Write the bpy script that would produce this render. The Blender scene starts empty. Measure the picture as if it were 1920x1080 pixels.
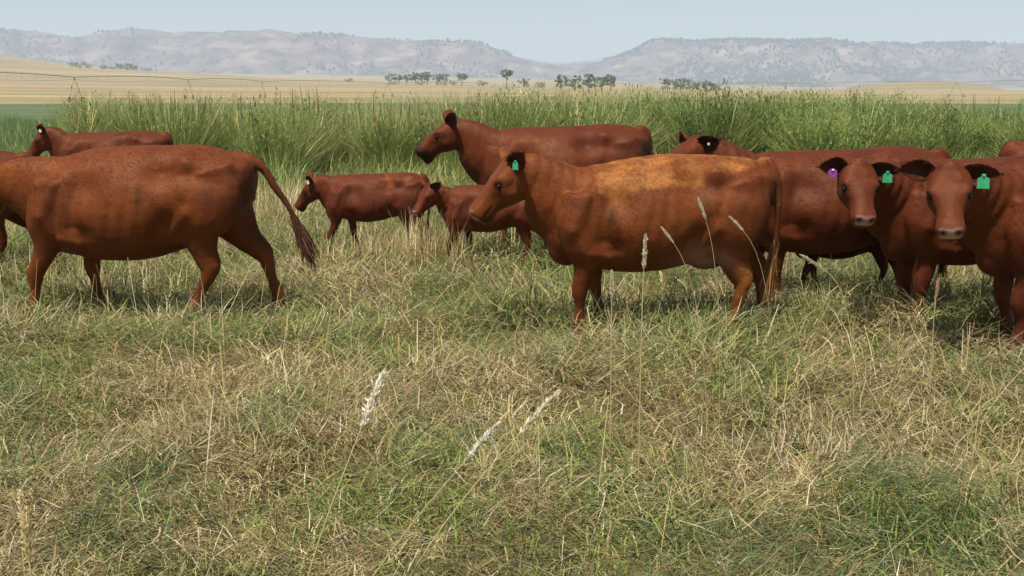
import bpy, math, random
import numpy as np
from mathutils import Vector, Matrix

RNG = np.random.default_rng(7)
random.seed(7)
scene = bpy.context.scene
COL = scene.collection
R = math.radians

# ------------------------------------------------------------------ camera
F_PX, CAM_H, HORIZON = 2100.0, 1.8, 170.0
PITCH = math.atan((540 - HORIZON) / F_PX)
cam_data = bpy.data.cameras.new('camera')
cam_data.sensor_width = 36.0
cam_data.lens = F_PX / 1920 * 36.0
cam_data.clip_start, cam_data.clip_end = 0.1, 60000
cam = bpy.data.objects.new('camera', cam_data)
COL.objects.link(cam)
cam.location = (0, 0, CAM_H)
cam.rotation_euler = (math.pi / 2 - PITCH, 0, 0)
scene.camera = cam

# ------------------------------------------------------------------ light
SUN_EL, SUN_AZ = R(66), R(208)        # azimuth measured clockwise from +Y (away from the viewer)
world = bpy.data.worlds.new('World')
scene.world = world
world.use_nodes = True
wn = world.node_tree.nodes
sky = wn.new('ShaderNodeTexSky')
sky.sky_type = 'NISHITA'
sky.sun_disc = False
sky.sun_elevation = SUN_EL
sky.sun_rotation = SUN_AZ
sky.altitude = 900
sky.air_density, sky.dust_density, sky.ozone_density = 1.0, 1.0, 1.0
world.node_tree.links.new(sky.outputs['Color'], wn['Background'].inputs['Color'])
wn['Background'].inputs['Strength'].default_value = 0.07
sun_data = bpy.data.lights.new('sun', 'SUN')
sun_data.energy = 4.7
sun_data.angle = R(2.0)
sun_data.color = (1.0, 0.965, 0.915)
sun = bpy.data.objects.new('sun', sun_data)
COL.objects.link(sun)
sd = Vector((math.sin(SUN_AZ) * math.cos(SUN_EL), math.cos(SUN_AZ) * math.cos(SUN_EL), math.sin(SUN_EL)))
sun.rotation_euler = (-sd).to_track_quat('-Z', 'Y').to_euler()
sun.location = (0, 0, 50)
vs = scene.view_settings
vs.view_transform, vs.look, vs.gamma, vs.exposure = 'Standard', 'None', 1.0, 0.46
vs.use_curve_mapping = False
scene.cycles.max_bounces = 8
scene.cycles.volume_bounces = 3
scene.cycles.use_denoising = True


# ------------------------------------------------------------------ helpers
def lin(r, g, b):
    f = lambda c: c / 12.92 if c <= 0.04045 else ((c + 0.055) / 1.055) ** 2.4
    return (f(r / 255), f(g / 255), f(b / 255))


def hash2(ix, iy, seed):
    h = (ix.astype(np.int64) * 374761393 + iy.astype(np.int64) * 668265263 + seed * 1442695041) & 0xFFFFFFFF
    h = ((h ^ (h >> 13)) * 1274126177) & 0xFFFFFFFF
    h = (h ^ (h >> 16)) & 0xFFFFFF
    return h / float(0xFFFFFF)


def vnoise(x, y, scale=1.0, seed=0, octaves=3):
    """value noise 0..1 on arrays"""
    x = np.asarray(x, float) / scale
    y = np.asarray(y, float) / scale
    tot, amp, s = 0, 1.0, 0
    for o in range(octaves):
        ix, iy = np.floor(x), np.floor(y)
        fx, fy = x - ix, y - iy
        fx, fy = fx * fx * (3 - 2 * fx), fy * fy * (3 - 2 * fy)
        a, b = hash2(ix, iy, seed + o), hash2(ix + 1, iy, seed + o)
        c, d = hash2(ix, iy + 1, seed + o), hash2(ix + 1, iy + 1, seed + o)
        tot = tot + amp * ((a * (1 - fx) + b * fx) * (1 - fy) + (c * (1 - fx) + d * fx) * fy)
        s += amp
        amp *= 0.5
        x, y = x * 2.03 + 17.1, y * 2.03 + 5.7
    return tot / s


def sstep(a, b, x):
    t = np.clip((x - a) / (b - a), 0, 1)
    return t * t * (3 - 2 * t)


def mesh_from(name, verts, quads=None, tris=None, smooth=False):
    """fast mesh from numpy arrays"""
    me = bpy.data.meshes.new(name)
    verts = np.asarray(verts, np.float32)
    q = np.zeros((0, 4), np.int32) if quads is None or len(quads) == 0 else np.asarray(quads, np.int32)
    t = np.zeros((0, 3), np.int32) if tris is None or len(tris) == 0 else np.asarray(tris, np.int32)
    me.vertices.add(len(verts))
    me.vertices.foreach_set('co', verts.ravel())
    nl = q.size + t.size
    me.loops.add(nl)
    me.loops.foreach_set('vertex_index', np.concatenate([q.ravel(), t.ravel()]).astype(np.int32))
    npoly = len(q) + len(t)
    me.polygons.add(npoly)
    starts = np.concatenate([np.arange(len(q)) * 4, len(q) * 4 + np.arange(len(t)) * 3]).astype(np.int32)
    me.polygons.foreach_set('loop_start', starts)
    if smooth:
        me.polygons.foreach_set('use_smooth', np.ones(npoly, bool))
    me.update(calc_edges=True)
    me.validate()
    return me


def col_attr(me, name, rgba):
    a = me.attributes.new(name, 'FLOAT_COLOR', 'POINT')
    a.data.foreach_set('color', np.asarray(rgba, np.float32).ravel())


def link(name, me, mat=None, parent=None):
    o = bpy.data.objects.new(name, me)
    COL.objects.link(o)
    if mat is not None and len(me.materials) == 0:
        me.materials.append(mat)
    if parent is not None:
        o.parent = parent
    return o


def tag(o, label=None, cat=None, group=None, kind=None):
    if label: o['label'] = label
    if cat: o['category'] = cat
    if group: o['group'] = group
    if kind: o['kind'] = kind
    return o


def empty(name, loc=(0, 0, 0), rz=0.0, s=1.0):
    o = bpy.data.objects.new(name, None)
    COL.objects.link(o)
    o.empty_display_size = 0.2
    o.location = loc
    o.rotation_euler = (0, 0, rz)
    o.scale = (s, s, s)
    return o


def ground_pt(px, py):
    """point of flat ground seen at a pixel of the 1920x1080 photograph"""
    c, s = math.cos(PITCH), math.sin(PITCH)
    u, v = (px - 960) / F_PX, (540 - py) / F_PX
    d = Vector((u, c + v * s, -s + v * c))
    t = -CAM_H / d.z
    return d.x * t, d.y * t


def ray_pt(px, py, dist):
    """point at horizontal distance dist (along +Y) on the line of sight through a pixel"""
    c, s = math.cos(PITCH), math.sin(PITCH)
    u, v = (px - 960) / F_PX, (540 - py) / F_PX
    d = Vector((u, c + v * s, -s + v * c))
    t = dist / d.y
    return Vector((d.x * t, dist, CAM_H + d.z * t))


class Nodes:
    def __init__(self, name):
        self.mat = bpy.data.materials.new(name)
        self.mat.use_nodes = True
        self.t = self.mat.node_tree
        self.n = self.t.nodes
        self.bsdf = self.n['Principled BSDF']
        self.out = self.n['Material Output']

    def new(self, kind, **kw):
        nd = self.n.new(kind)
        for k, v in kw.items():
            if hasattr(nd, k):
                setattr(nd, k, v)
            else:
                nd.inputs[k].default_value = v
        return nd

    def l(self, a, b):
        self.t.links.new(a, b)

    def noise(self, vec, scale, detail=4, rough=0.55):
        nd = self.new('ShaderNodeTexNoise')
        nd.inputs['Scale'].default_value = scale
        nd.inputs['Detail'].default_value = detail
        nd.inputs['Roughness'].default_value = rough
        if vec is not None:
            self.l(vec, nd.inputs['Vector'])
        return nd

    def ramp(self, fac, stops):
        nd = self.new('ShaderNodeValToRGB')
        e = nd.color_ramp.elements
        while len(e) < len(stops):
            e.new(0.5)
        for el, (p, c) in zip(e, stops):
            el.position = p
            el.color = (*c, 1) if len(c) == 3 else c
        self.l(fac, nd.inputs['Fac'])
        return nd

    def mix(self, fac, a, b, blend='MIX'):
        nd = self.new('ShaderNodeMix', data_type='RGBA', blend_type=blend)
        for sock, v in ((nd.inputs[0], fac), (nd.inputs[6], a), (nd.inputs[7], b)):
            if isinstance(v, (int, float)):
                sock.default_value = v
            elif isinstance(v, tuple):
                sock.default_value = (*v, 1)
            else:
                self.l(v, sock)
        return nd.outputs[2]

    def math(self, op, a, b=0.0, clamp=False):
        nd = self.new('ShaderNodeMath', operation=op, use_clamp=clamp)
        for sock, v in ((nd.inputs[0], a), (nd.inputs[1], b)):
            if isinstance(v, (int, float)):
                sock.default_value = v
            else:
                self.l(v, sock)
        return nd.outputs[0]

    def coords(self, out='Object', scale=None):
        tc = self.new('ShaderNodeTexCoord')
        if scale is None:
            return tc.outputs[out]
        mp = self.new('ShaderNodeMapping')
        mp.inputs['Scale'].default_value = scale
        self.l(tc.outputs[out], mp.inputs['Vector'])
        return mp.outputs['Vector']


def plain_mat(name, col, rough=0.6, spec=0.3, var=0.15, scale=20):
    m = Nodes(name)
    ns = m.noise(m.coords(), scale)
    c = m.mix(ns.outputs['Fac'], tuple(v * (1 - var) for v in col), tuple(min(1, v * (1 + var)) for v in col))
    m.l(c, m.bsdf.inputs['Base Color'])
    m.bsdf.inputs['Roughness'].default_value = rough
    m.bsdf.inputs['Specular IOR Level'].default_value = spec
    return m.mat


# ------------------------------------------------------------------ terrain
def relief(x, y):
    """small humps of the pasture near the viewer"""
    return 0.07 * (vnoise(x, y, 1.3, 11, 3) - 0.5)


def plain_h(x, y):
    d = np.hypot(x, y)
    az = (np.asarray(x) / np.maximum(y, 1e-3)) * 2132 + 960       # bearing, in photograph columns
    wr = np.where(np.asarray(y) > 1, np.interp(az, [0, 500, 900, 1250, 1500], [1.0, .85, .70, .42, .18]), .5)
    h = 9.0 * wr * sstep(250, 1200, d) + 62 * wr * sstep(1000, 4600, d)
    front = np.where(np.asarray(y) > 1, 1.0, 0.0)
    h = h + front * 46 * np.exp(-((az + 200) / 400.0) ** 2) * np.exp(-((d - 2100) / 700.0) ** 2)
    h = h + front * 10 * np.exp(-((az - 330) / 260.0) ** 2) * np.exp(-((d - 1500) / 320.0) ** 2)
    m = np.clip(1 - ((az - 1730) / 150.0) ** 2, 0, 1)
    h = h + front * 9.5 * np.sqrt(m) * np.exp(-((d - 1150) / 130.0) ** 2)
    h = h + 7 * sstep(600, 1600, d) * (vnoise(x, y, 420, 21, 3) - 0.5)
    h = h + 0.5 * sstep(70, 260, d) * (vnoise(x, y, 60, 22, 2) - 0.5)
    h = h + np.where(d < 60, relief(x, y), 0)
    return h


azs = np.concatenate([np.linspace(-34, 34, 170), np.linspace(34, 326, 46)[1:-1]])
azs = np.radians(np.sort(azs))
rs = np.concatenate([[0.05], np.linspace(0.6, 26, 70), np.geomspace(27, 9000, 140)])
AZ, RR = np.meshgrid(azs, rs)
gx, gy = RR * np.sin(AZ), RR * np.cos(AZ)
gz = plain_h(gx, gy)
na, nr = len(azs), len(rs)
idx = np.arange(na * nr).reshape(nr, na)
q = np.stack([idx[:-1, :], np.roll(idx, -1, 1)[:-1, :], np.roll(idx, -1, 1)[1:, :], idx[1:, :]], -1).reshape(-1, 4)
me = mesh_from('ground', np.stack([gx, gy, gz], -1).reshape(-1, 3), q[:, ::-1], smooth=True)

g = Nodes('ground_soil_and_fields')
pos = g.coords()
sep = g.new('ShaderNodeSeparateXYZ')
g.l(pos, sep.inputs[0])
n1 = g.noise(pos, 0.6, 6)
n2 = g.noise(pos, 9.0, 6, 0.7)
soil = g.ramp(n2.outputs['Fac'], [(0.25, lin(62, 50, 34)), (0.5, lin(112, 96, 62)), (0.75, lin(150, 132, 88))])
soilg = g.mix(g.ramp(n1.outputs['Fac'], [(0.42, (0, 0, 0)), (0.62, (1, 1, 1))]).outputs['Color'], soil.outputs['Color'], lin(84, 90, 50))
# green hay field between the pasture and the plain
n3 = g.noise(g.coords('Object', (0.05, 0.25, 0.1)), 1.0, 5)
field = g.ramp(n3.outputs['Fac'], [(0.3, lin(74, 84, 58)), (0.55, lin(92, 104, 70)), (0.8, lin(112, 120, 82))])
# tan plain in strips that follow the cutting direction
n4 = g.noise(g.coords('Object', (0.0016, 0.011, 0.001)), 1.0, 6, 0.6)
n5 = g.noise(g.coords('Object', (0.02, 0.05, 0.02)), 1.0, 5, 0.6)
tan = g.ramp(n4.outputs['Fac'], [(0.30, lin(112, 100, 70)), (0.40, lin(158, 134, 96)), (0.48, lin(122, 116, 80)), (0.56, lin(170, 150, 112)), (0.66, lin(146, 116, 82)), (0.76, lin(120, 112, 78))])
tan2 = g.mix(g.math('MULTIPLY', n5.outputs['Fac'], 0.35), tan.outputs['Color'], lin(146, 126, 86))
dist = g.new('ShaderNodeVectorMath', operation='LENGTH')
g.l(pos, dist.inputs[0])
nz = g.math('MULTIPLY', g.noise(pos, 0.15, 3).outputs['Fac'], 8.0)
dw = g.math('ADD', dist.outputs['Value'], nz)
def zone(a, b):
    mr = g.new('ShaderNodeMapRange')
    mr.inputs['From Min'].default_value, mr.inputs['From Max'].default_value = a, b
    g.l(dw, mr.inputs['Value'])
    return mr.outputs[0]
c = g.mix(zone(21, 26), soilg, field.outputs['Color'])
c = g.mix(zone(168, 190), c, tan2)
g.l(c, g.bsdf.inputs['Base Color'])
g.bsdf.inputs['Roughness'].default_value = 0.95
g.bsdf.inputs['Specular IOR Level'].default_value = 0.1
bmp = g.new('ShaderNodeBump')
bmp.inputs['Strength'].default_value = 0.6
bmp.inputs['Distance'].default_value = 0.03
g.l(n2.outputs['Fac'], bmp.inputs['Height'])
g.l(bmp.outputs[0], g.bsdf.inputs['Normal'])
tag(link('ground', me, g.mat), kind='structure')

# ------------------------------------------------------------------ mesas
PROF = np.array([(-1500, 70), (-700, 52), (-200, 60), (0, 58), (80, 60), (150, 67), (172, 67), (190, 57), (300, 57), (500, 66), (700, 73), (850, 79),
                 (900, 82), (925, 90), (960, 102), (1000, 113), (1040, 121), (1090, 118), (1130, 113), (1150, 108), (1185, 96),
                 (1222, 77), (1400, 77), (1560, 79), (1700, 79), (1920, 80), (2300, 74), (2700, 92), (3400, 84)], float)


def mesa_h(x, y):
    col = x / np.maximum(y, 1) * 2132 + 960
    top = (HORIZON - np.interp(col, PROF[:, 0], PROF[:, 1])) / 2132 * 5100 + 1.8
    edge = 4350 + 260 * (vnoise(x, y * 0, 900, 31, 2) - 0.5) * 2
    gully = (vnoise(x, y * 0.25, 170, 33, 3) - 0.5) * 520 + (vnoise(x, y, 60, 34, 2) - 0.5) * 110
    t = (y - edge + gully) / 820.0
    s = np.clip(t, 0, 1)
    s = np.where(s < 0.72, 0.72 * (s / 0.72) ** 1.35, s)
    s = 0.78 * s + 0.22 * sstep(0.62, 0.80, s)
    base = 12.0
    h = base + (top - base) * s
    h = np.where(t <= 0, -20 + 32 * np.clip(1 + t * 2, 0, 1), h)
    h = h + (vnoise(x, y, 110, 36, 4) - 0.5) * 52 * sstep(0, .2, s) * (1 - 0.85 * sstep(0.8, 1, s)) + (vnoise(x, y, 35, 37, 2) - 0.5) * 2.5
    return h


mx = np.linspace(-4400, 4400, 420)
my = np.concatenate([np.linspace(3800, 5200, 84), np.linspace(5250, 9000, 14)])
MX, MY = np.meshgrid(mx, my)
MZ = mesa_h(MX, MY)
idx = np.arange(MX.size).reshape(MX.shape)
q = np.stack([idx[:-1, :-1], idx[:-1, 1:], idx[1:, 1:], idx[1:, :-1]], -1).reshape(-1, 4)
me = mesh_from('mesa', np.stack([MX, MY, MZ], -1).reshape(-1, 3), q, smooth=True)
g = Nodes('mesa_rock_and_dry_grass')
pos = g.coords()
geo = g.new('ShaderNodeNewGeometry')
sepn = g.new('ShaderNodeSeparateXYZ')
g.l(geo.outputs['Normal'], sepn.inputs[0])
n1 = g.noise(g.coords('Object', (0.006, 0.006, 0.03)), 1.0, 6, 0.65)
rock = g.ramp(n1.outputs['Fac'], [(0.32, lin(44, 38, 40)), (0.5, lin(108, 88, 84)), (0.68, lin(176, 152, 140))])
n2 = g.noise(pos, 0.014, 6, 0.7)
gr = g.ramp(n2.outputs['Fac'], [(0.40, lin(126, 106, 94)), (0.52, lin(78, 76, 68)), (0.62, lin(26, 36, 34))])
steep = g.ramp(sepn.outputs['Z'], [(0.78, (1, 1, 1)), (0.95, (0, 0, 0))])
c = g.mix(g.math('MULTIPLY', steep.outputs['Color'], 0.8), gr.outputs['Color'], rock.outputs['Color'])
g.l(c, g.bsdf.inputs['Base Color'])
g.bsdf.inputs['Roughness'].default_value = 0.95
g.bsdf.inputs['Specular IOR Level'].default_value = 0.05
tag(link('mesa', me, g.mat), kind='structure')

# far low ridge closing the gap between the two mesas
rx = np.linspace(-2500, 3200, 160)
ry = np.linspace(9300, 11500, 14)
RX, RY = np.meshgrid(rx, ry)
colr = RX / 10000 * 2132 + 960
topr = (HORIZON - np.interp(colr, [400, 900, 1010, 1060, 1130, 1240, 1600], [130, 112, 114, 118, 109, 108, 130])) / 2132 * 10000
RZ = (topr + 30 * (vnoise(RX, RY, 300, 41, 3) - .5)) * sstep(9300, 10200, RY)
idx = np.arange(RX.size).reshape(RX.shape)
q = np.stack([idx[:-1, :-1], idx[:-1, 1:], idx[1:, 1:], idx[1:, :-1]], -1).reshape(-1, 4)
me = mesh_from('far_ridge', np.stack([RX, RY, RZ], -1).reshape(-1, 3), q, smooth=True)
tag(link('hill_ridge', me, g.mat), kind='structure')

# junipers speckled over the mesas: a mass nobody could count
N = 34000
sx, sy = RNG.uniform(-3200, 3200, N), RNG.uniform(4000, 5500, N)
colp = sx / sy * 2132 + 960
dens = vnoise(sx, sy, 260, 51, 3)
w = np.where(colp > 1130, 0.85, np.where(colp < 260, 0.7, 0.22))
keep = (RNG.random(N) < w * sstep(0.42, 0.66, dens) * 1.3) & ((colp < 960) | (colp > 1130))
sx, sy = sx[keep], sy[keep]
sz = mesa_h(sx, sy)
r = RNG.uniform(3.0, 8.0, len(sx))
octv = np.array([(1, 0, 0), (0, 1, 0), (-1, 0, 0), (0, -1, 0), (0, 0, 1), (0, 0, -1)], float)
octf = np.array([(0, 1, 4), (1, 2, 4), (2, 3, 4), (3, 0, 4), (1, 0, 5), (2, 1, 5), (3, 2, 5), (0, 3, 5)])
jit = RNG.uniform(0.65, 1.3, (len(sx), 6, 1))
V = octv[None] * jit * np.stack([r, r, r * 1.15], -1)[:, None, :] + np.stack([sx, sy, sz + r * .8], -1)[:, None, :]
T = octf[None] + (np.arange(len(sx)) * 6)[:, None, None]
me = mesh_from('juniper_scrub', V.reshape(-1, 3), tris=T.reshape(-1, 3))
tag(link('juniper_scrub', me, plain_mat('juniper_foliage', lin(38, 48, 40), 0.9, 0.1, 0.3, 0.02)), 'dark juniper scrub speckled over the slopes of the mesas', 'scrub', kind='stuff')

# ------------------------------------------------------------------ trees far out on the plain
bark = plain_mat('tree_bark', lin(92, 80, 66), 0.9, 0.1, 0.25, 3)


def foliage_mat(name, base, var=0.35):
    m = Nodes(name)
    at = m.new('ShaderNodeAttribute', attribute_name='tint')
    c = m.mix(1.0, at.outputs['Color'], base, 'MULTIPLY')
    m.l(c, m.bsdf.inputs['Base Color'])
    m.bsdf.inputs['Roughness'].default_value = 0.8
    m.bsdf.inputs['Specular IOR Level'].default_value = 0.15
    return m.mat


leaf_dark = foliage_mat('cottonwood_leaves', lin(112, 124, 88))


def ring_tube(pts, rad, m=6):
    """tapered tube along points: verts, quads"""
    pts = np.asarray(pts, float)
    n = len(pts)
    tg = np.gradient(pts, axis=0)
    tg /= np.linalg.norm(tg, axis=1)[:, None] + 1e-9
    up = np.where(np.abs(tg[:, 2:3]) > 0.9, np.array([[1.0, 0, 0]]), np.array([[0, 0, 1.0]]))
    u = np.cross(tg, up); u /= np.linalg.norm(u, axis=1)[:, None] + 1e-9
    v = np.cross(u, tg)
    a = np.linspace(0, 2 * math.pi, m, endpoint=False)
    V = pts[:, None] + np.asarray(rad)[:, None, None] * (np.cos(a)[None, :, None] * u[:, None] + np.sin(a)[None, :, None] * v[:, None])
    i = np.arange(n * m).reshape(n, m)
    q = np.stack([i[:-1], np.roll(i, -1, 1)[:-1], np.roll(i, -1, 1)[1:], i[1:]], -1).reshape(-1, 4)
    return V.reshape(-1, 3), q


def join(parts):
    vs_, qs_, o = [], [], 0
    for v, q in parts:
        vs_.append(v); qs_.append(np.asarray(q) + o); o += len(v)
    return np.concatenate(vs_), np.concatenate(qs_)


def make_tree(loc, h, wid, label, group, seed, trunk_share=0.25, name='cottonwood_tree', lean=0.0):
    rg = np.random.default_rng(seed)
    root = empty(name, loc)
    tag(root, label, 'tree', group)
    top = np.array([lean * h, 0, h * 0.75])
    parts = [ring_tube([(0, 0, -0.3), (lean * h * .2, .05, h * .2), (lean * h * .5, 0.1, h * .45), top], [h * .035, h * .028, h * .018, h * .006])]
    tips = []
    for k in range(7):
        a = rg.uniform(0, 6.28)
        z0 = h * rg.uniform(trunk_share * .7, .5)
        e = np.array([math.cos(a) * wid * .38, math.sin(a) * wid * .38, z0 + h * rg.uniform(.15, .38)])
        s0 = np.array([lean * z0, 0, z0])
        parts.append(ring_tube([s0, (s0 + e) / 2 + (0, 0, h * .03), e], [h * .014, h * .009, h * .004], 5))
        tips.append(e)
    v, q = join(parts)
    link('trunk', mesh_from('trunk', v, q, smooth=True), bark, root)
    # crown: leaf sprays gathered in uneven clumps with gaps
    C = []
    for k in range(15):
        a, rr = rg.uniform(0, 6.28), wid * .40 * math.sqrt(rg.random())
        C.append((math.cos(a) * rr + lean * h * .7, math.sin(a) * rr, h * rg.uniform(trunk_share + .10, .92)))
    C = np.array(C + [tuple(t) for t in tips])
    cr = rg.uniform(.09, .18, len(C)) * max(wid, h * .7)
    n = 46
    d = rg.normal(size=(len(C), n, 3)); d /= np.linalg.norm(d, axis=2)[..., None]
    P = C[:, None] + d * (cr[:, None] * rg.random((len(C), n)) ** .45)[..., None] * np.array([1, 1, .75])
    P = P.reshape(-1, 3)
    P[:, 2] = np.clip(P[:, 2], h * trunk_share * .6, h * 1.02)
    s = rg.uniform(.025, .055, len(P)) * h
    a1 = rg.normal(size=(len(P), 3)); a1 /= np.linalg.norm(a1, axis=1)[:, None]
    a2 = np.cross(a1, rg.normal(size=(len(P), 3))); a2 /= np.linalg.norm(a2, axis=1)[:, None]
    V = np.stack([P - a1 * s[:, None], P + a2 * s[:, None] * .6, P + a1 * s[:, None], P - a2 * s[:, None] * .6], 1)
    me = mesh_from('crown', V.reshape(-1, 3), np.arange(len(P) * 4).reshape(-1, 4))
    t = np.repeat(rg.uniform(.55, 1.3, len(C)), n) * rg.uniform(.8, 1.2, len(P))
    t = np.repeat(t, 4)
    col_attr(me, 'tint', np.stack([t, t, t * .95, np.ones_like(t)], -1))
    link('crown', me, leaf_dark, root)
    return root


def far_spot(px, dist):
    x = (px - 960) / 2132 * dist
    return (x, dist, float(plain_h(np.array([x]), np.array([dist]))[0]) - 0.1)


T_ROW = 'round grey-green tree in the long row on the tan plain below the longer bare mesa'
G_ROW = 'trees in the row on the tan plain'
TREES = [  # column, distance, height px, width px, label, group, trunk share
    (140, 1500, 12, 20, 'flat dark thicket tree on the straw-coloured rise below the longer bare mesa', 'thicket on the rise', .08),
    (155, 1500, 13, 22, 'flat dark thicket tree on the straw-coloured rise below the longer bare mesa', 'thicket on the rise', .08),
    (168, 1490, 10, 16, 'flat dark thicket tree on the straw-coloured rise below the longer bare mesa', 'thicket on the rise', .08),
    (197, 1500, 11, 14, 'ragged small tree in the broken clump on the straw-coloured rise', 'broken clump on the rise', .1),
    (213, 1500, 7, 16, 'ragged small tree in the broken clump on the straw-coloured rise', 'broken clump on the rise', .1),
    (229, 1490, 14, 18, 'ragged small tree in the broken clump on the straw-coloured rise', 'broken clump on the rise', .1),
    (241, 1500, 14, 16, 'ragged small tree in the broken clump on the straw-coloured rise', 'broken clump on the rise', .1),
    (253, 1500, 14, 14, 'ragged small tree in the broken clump on the straw-coloured rise', 'broken clump on the rise', .1),
    (280, 1500, 6, 18, 'lone low bush beside the broken clump on the rise', None, .05),
    (654, 1250, 10, 16, 'lone small bushy tree standing apart before the long tree row', None, .1),
    (733, 1050, 20, 22, T_ROW, G_ROW, .28), (748, 1060, 20, 18, T_ROW, G_ROW, .28), (763, 1050, 21, 18, T_ROW, G_ROW, .28),
    (780, 1050, 23, 18, T_ROW, G_ROW, .3), (791, 1060, 25, 18, T_ROW, G_ROW, .3), (802, 1050, 25, 16, T_ROW, G_ROW, .3),
    (820, 1050, 22, 18, T_ROW, G_ROW, .28), (833, 1050, 22, 18, T_ROW, G_ROW, .28),
    (866, 1000, 26, 22, 'single open-crowned tree at the end of the long row', None, .3),
    (735, 980, 8, 18, 'low grey shrub at the foot of the long tree row', 'shrubs below the tree row', .04),
    (790, 985, 9, 22, 'low grey shrub at the foot of the long tree row', 'shrubs below the tree row', .04),
    (828, 980, 9, 24, 'low grey shrub at the foot of the long tree row', 'shrubs below the tree row', .04),
    (850, 960, 11, 18, 'low grey shrub at the foot of the long tree row', 'shrubs below the tree row', .04),
    (905, 900, 12, 24, 'pale bushy shrub between the long tree row and the bare-trunked tree', None, .05),
    (950, 800, 34, 22, 'tall tree with a long bare trunk and sparse flat crown', None, .55),
    (982, 780, 18, 22, 'rounded bush right beside the tall bare-trunked tree', None, .05),
    (1012, 780, 13, 20, 'small round bush between the bare-trunked tree and the big thicket', None, .05),
    (1052, 600, 32, 24, 'leafy tree of the big grey thicket behind the weeds, below the gap between the mesas', 'grey thicket behind the weeds', .12),
    (1078, 610, 30, 26, 'leafy tree of the big grey thicket behind the weeds, below the gap between the mesas', 'grey thicket behind the weeds', .12),
    (1104, 600, 34, 26, 'leafy tree of the big grey thicket behind the weeds, below the gap between the mesas', 'grey thicket behind the weeds', .12),
    (1128, 610, 32, 24, 'leafy tree of the big grey thicket behind the weeds, below the gap between the mesas', 'grey thicket behind the weeds', .12),
    (1145, 600, 34, 20, 'leafy tree of the big grey thicket behind the weeds, below the gap between the mesas', 'grey thicket behind the weeds', .12),
    (1252, 640, 26, 34, 'dark rounded tree of the clump below the near corner of the scrub-speckled mesa', 'clump below the scrub-speckled mesa', .08),
    (1276, 650, 27, 32, 'dark rounded tree of the clump below the near corner of the scrub-speckled mesa', 'clump below the scrub-speckled mesa', .08),
    (1298, 640, 24, 28, 'dark rounded tree of the clump below the near corner of the scrub-speckled mesa', 'clump below the scrub-speckled mesa', .08),
    (1325, 560, 24, 20, 'slim ragged tree at the end of the dark rounded clump', 'ragged trees beside the clump', .12),
    (1342, 560, 20, 22, 'slim ragged tree at the end of the dark rounded clump', 'ragged trees beside the clump', .12),
]
for i, (px, dist, hp, wp, lab, grp, ts) in enumerate(TREES):
    make_tree(far_spot(px, dist), hp * dist / 2132, wp * dist / 2132 * 1.1, lab, grp, 100 + i, ts,
              name='cottonwood_tree' if hp > 12 else 'bush', lean=0.03 * (-1) ** i)

# ------------------------------------------------------------------ centre-pivot sprinkler line
galv = plain_mat('galvanised_steel', lin(128, 124, 112), 0.7, 0.4, 0.15, 2)
rubber = plain_mat('tyre_rubber', (0.06, 0.055, 0.05), 0.8, 0.2)


def make_pivot(p0, p1, spans, label):
    """sprinkler pipe on towers between two (column, distance, pipe height) points"""
    def pt(p):
        x, y, z = far_spot(p[0], p[1])
        return np.array([x, y, z])
    a, b = pt(p0), pt(p1)
    root = empty('irrigation_pivot', tuple(a))
    tag(root, label, 'sprinkler', 'sprinkler lines across the plain')
    for k in range(spans):
        s, e = a + (b - a) * k / spans, a + (b - a) * (k + 1) / spans
        for w_ in (s, e):
            w_[2] = float(plain_h(w_[:1], w_[1:2])[0])
        hh = 3.7
        ts = np.linspace(0, 1, 13)
        arch = 0.35 * 4 * ts * (1 - ts)
        line = s + (e - s) * ts[:, None] + np.stack([0 * ts, 0 * ts, hh + arch], -1) - a
        v, q = ring_tube(line, np.full(13, 0.055), 6)
        link('pipe', mesh_from('pipe', v, q), galv, root)
        low = s + (e - s) * ts[:, None] + np.stack([0 * ts, 0 * ts, hh - 0.3 - 0.8 * 4 * ts * (1 - ts) * .7 + arch * .4], -1) - a
        parts = [ring_tube(low, np.full(13, 0.015), 4)]
        for j in range(1, 12):
            parts.append(ring_tube([line[j], low[j]], [.012, .012], 4))
        v, q = join(parts)
        link('truss_rod', mesh_from('truss', v, q), galv, root)
        along = (e - s) / np.linalg.norm(e - s)
        side = np.array([-along[1], along[0], 0])
        tops = e - a + (0, 0, hh)
        parts = []
        for sg in (-1, 1):
            foot = e - a + along * sg * 2.0 + (0, 0, .55)
            parts.append(ring_tube([tops, foot], [.035, .035], 5))
        parts.append(ring_tube([e - a - along * 2 + (0, 0, .55), e - a + along * 2 + (0, 0, .55)], [.035, .035], 5))
        v, q = join(parts)
        tw = link('tower', mesh_from('tower', v, q), galv, root)
        for sg in (-1, 1):
            c0 = e - a + along * sg * 2.0 + (0, 0, .55)
            ang = np.linspace(0, 2 * math.pi, 13)
            loop = c0 + along * np.cos(ang)[:, None] * .34 + np.array([0, 0, 1.0]) * np.sin(ang)[:, None] * .34
            v, q = ring_tube(loop, np.full(13, .07), 5)
            link('wheel', mesh_from('wheel', v, q), rubber, tw)
    return root


make_pivot((-230, 118, 0), (492, 250, 0), 3, 'dark sprinkler pipe on V-braced towers crossing the straw field before the longer bare mesa')
make_pivot((492, 250, 0), (905, 330, 0), 2, 'thin sprinkler pipe running past the long tree row from the straw field')
make_pivot((1010, 420, 0), (2150, 230, 0), 5, 'pale sprinkler pipe above the green weeds before the scrub-speckled mesa')

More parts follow.
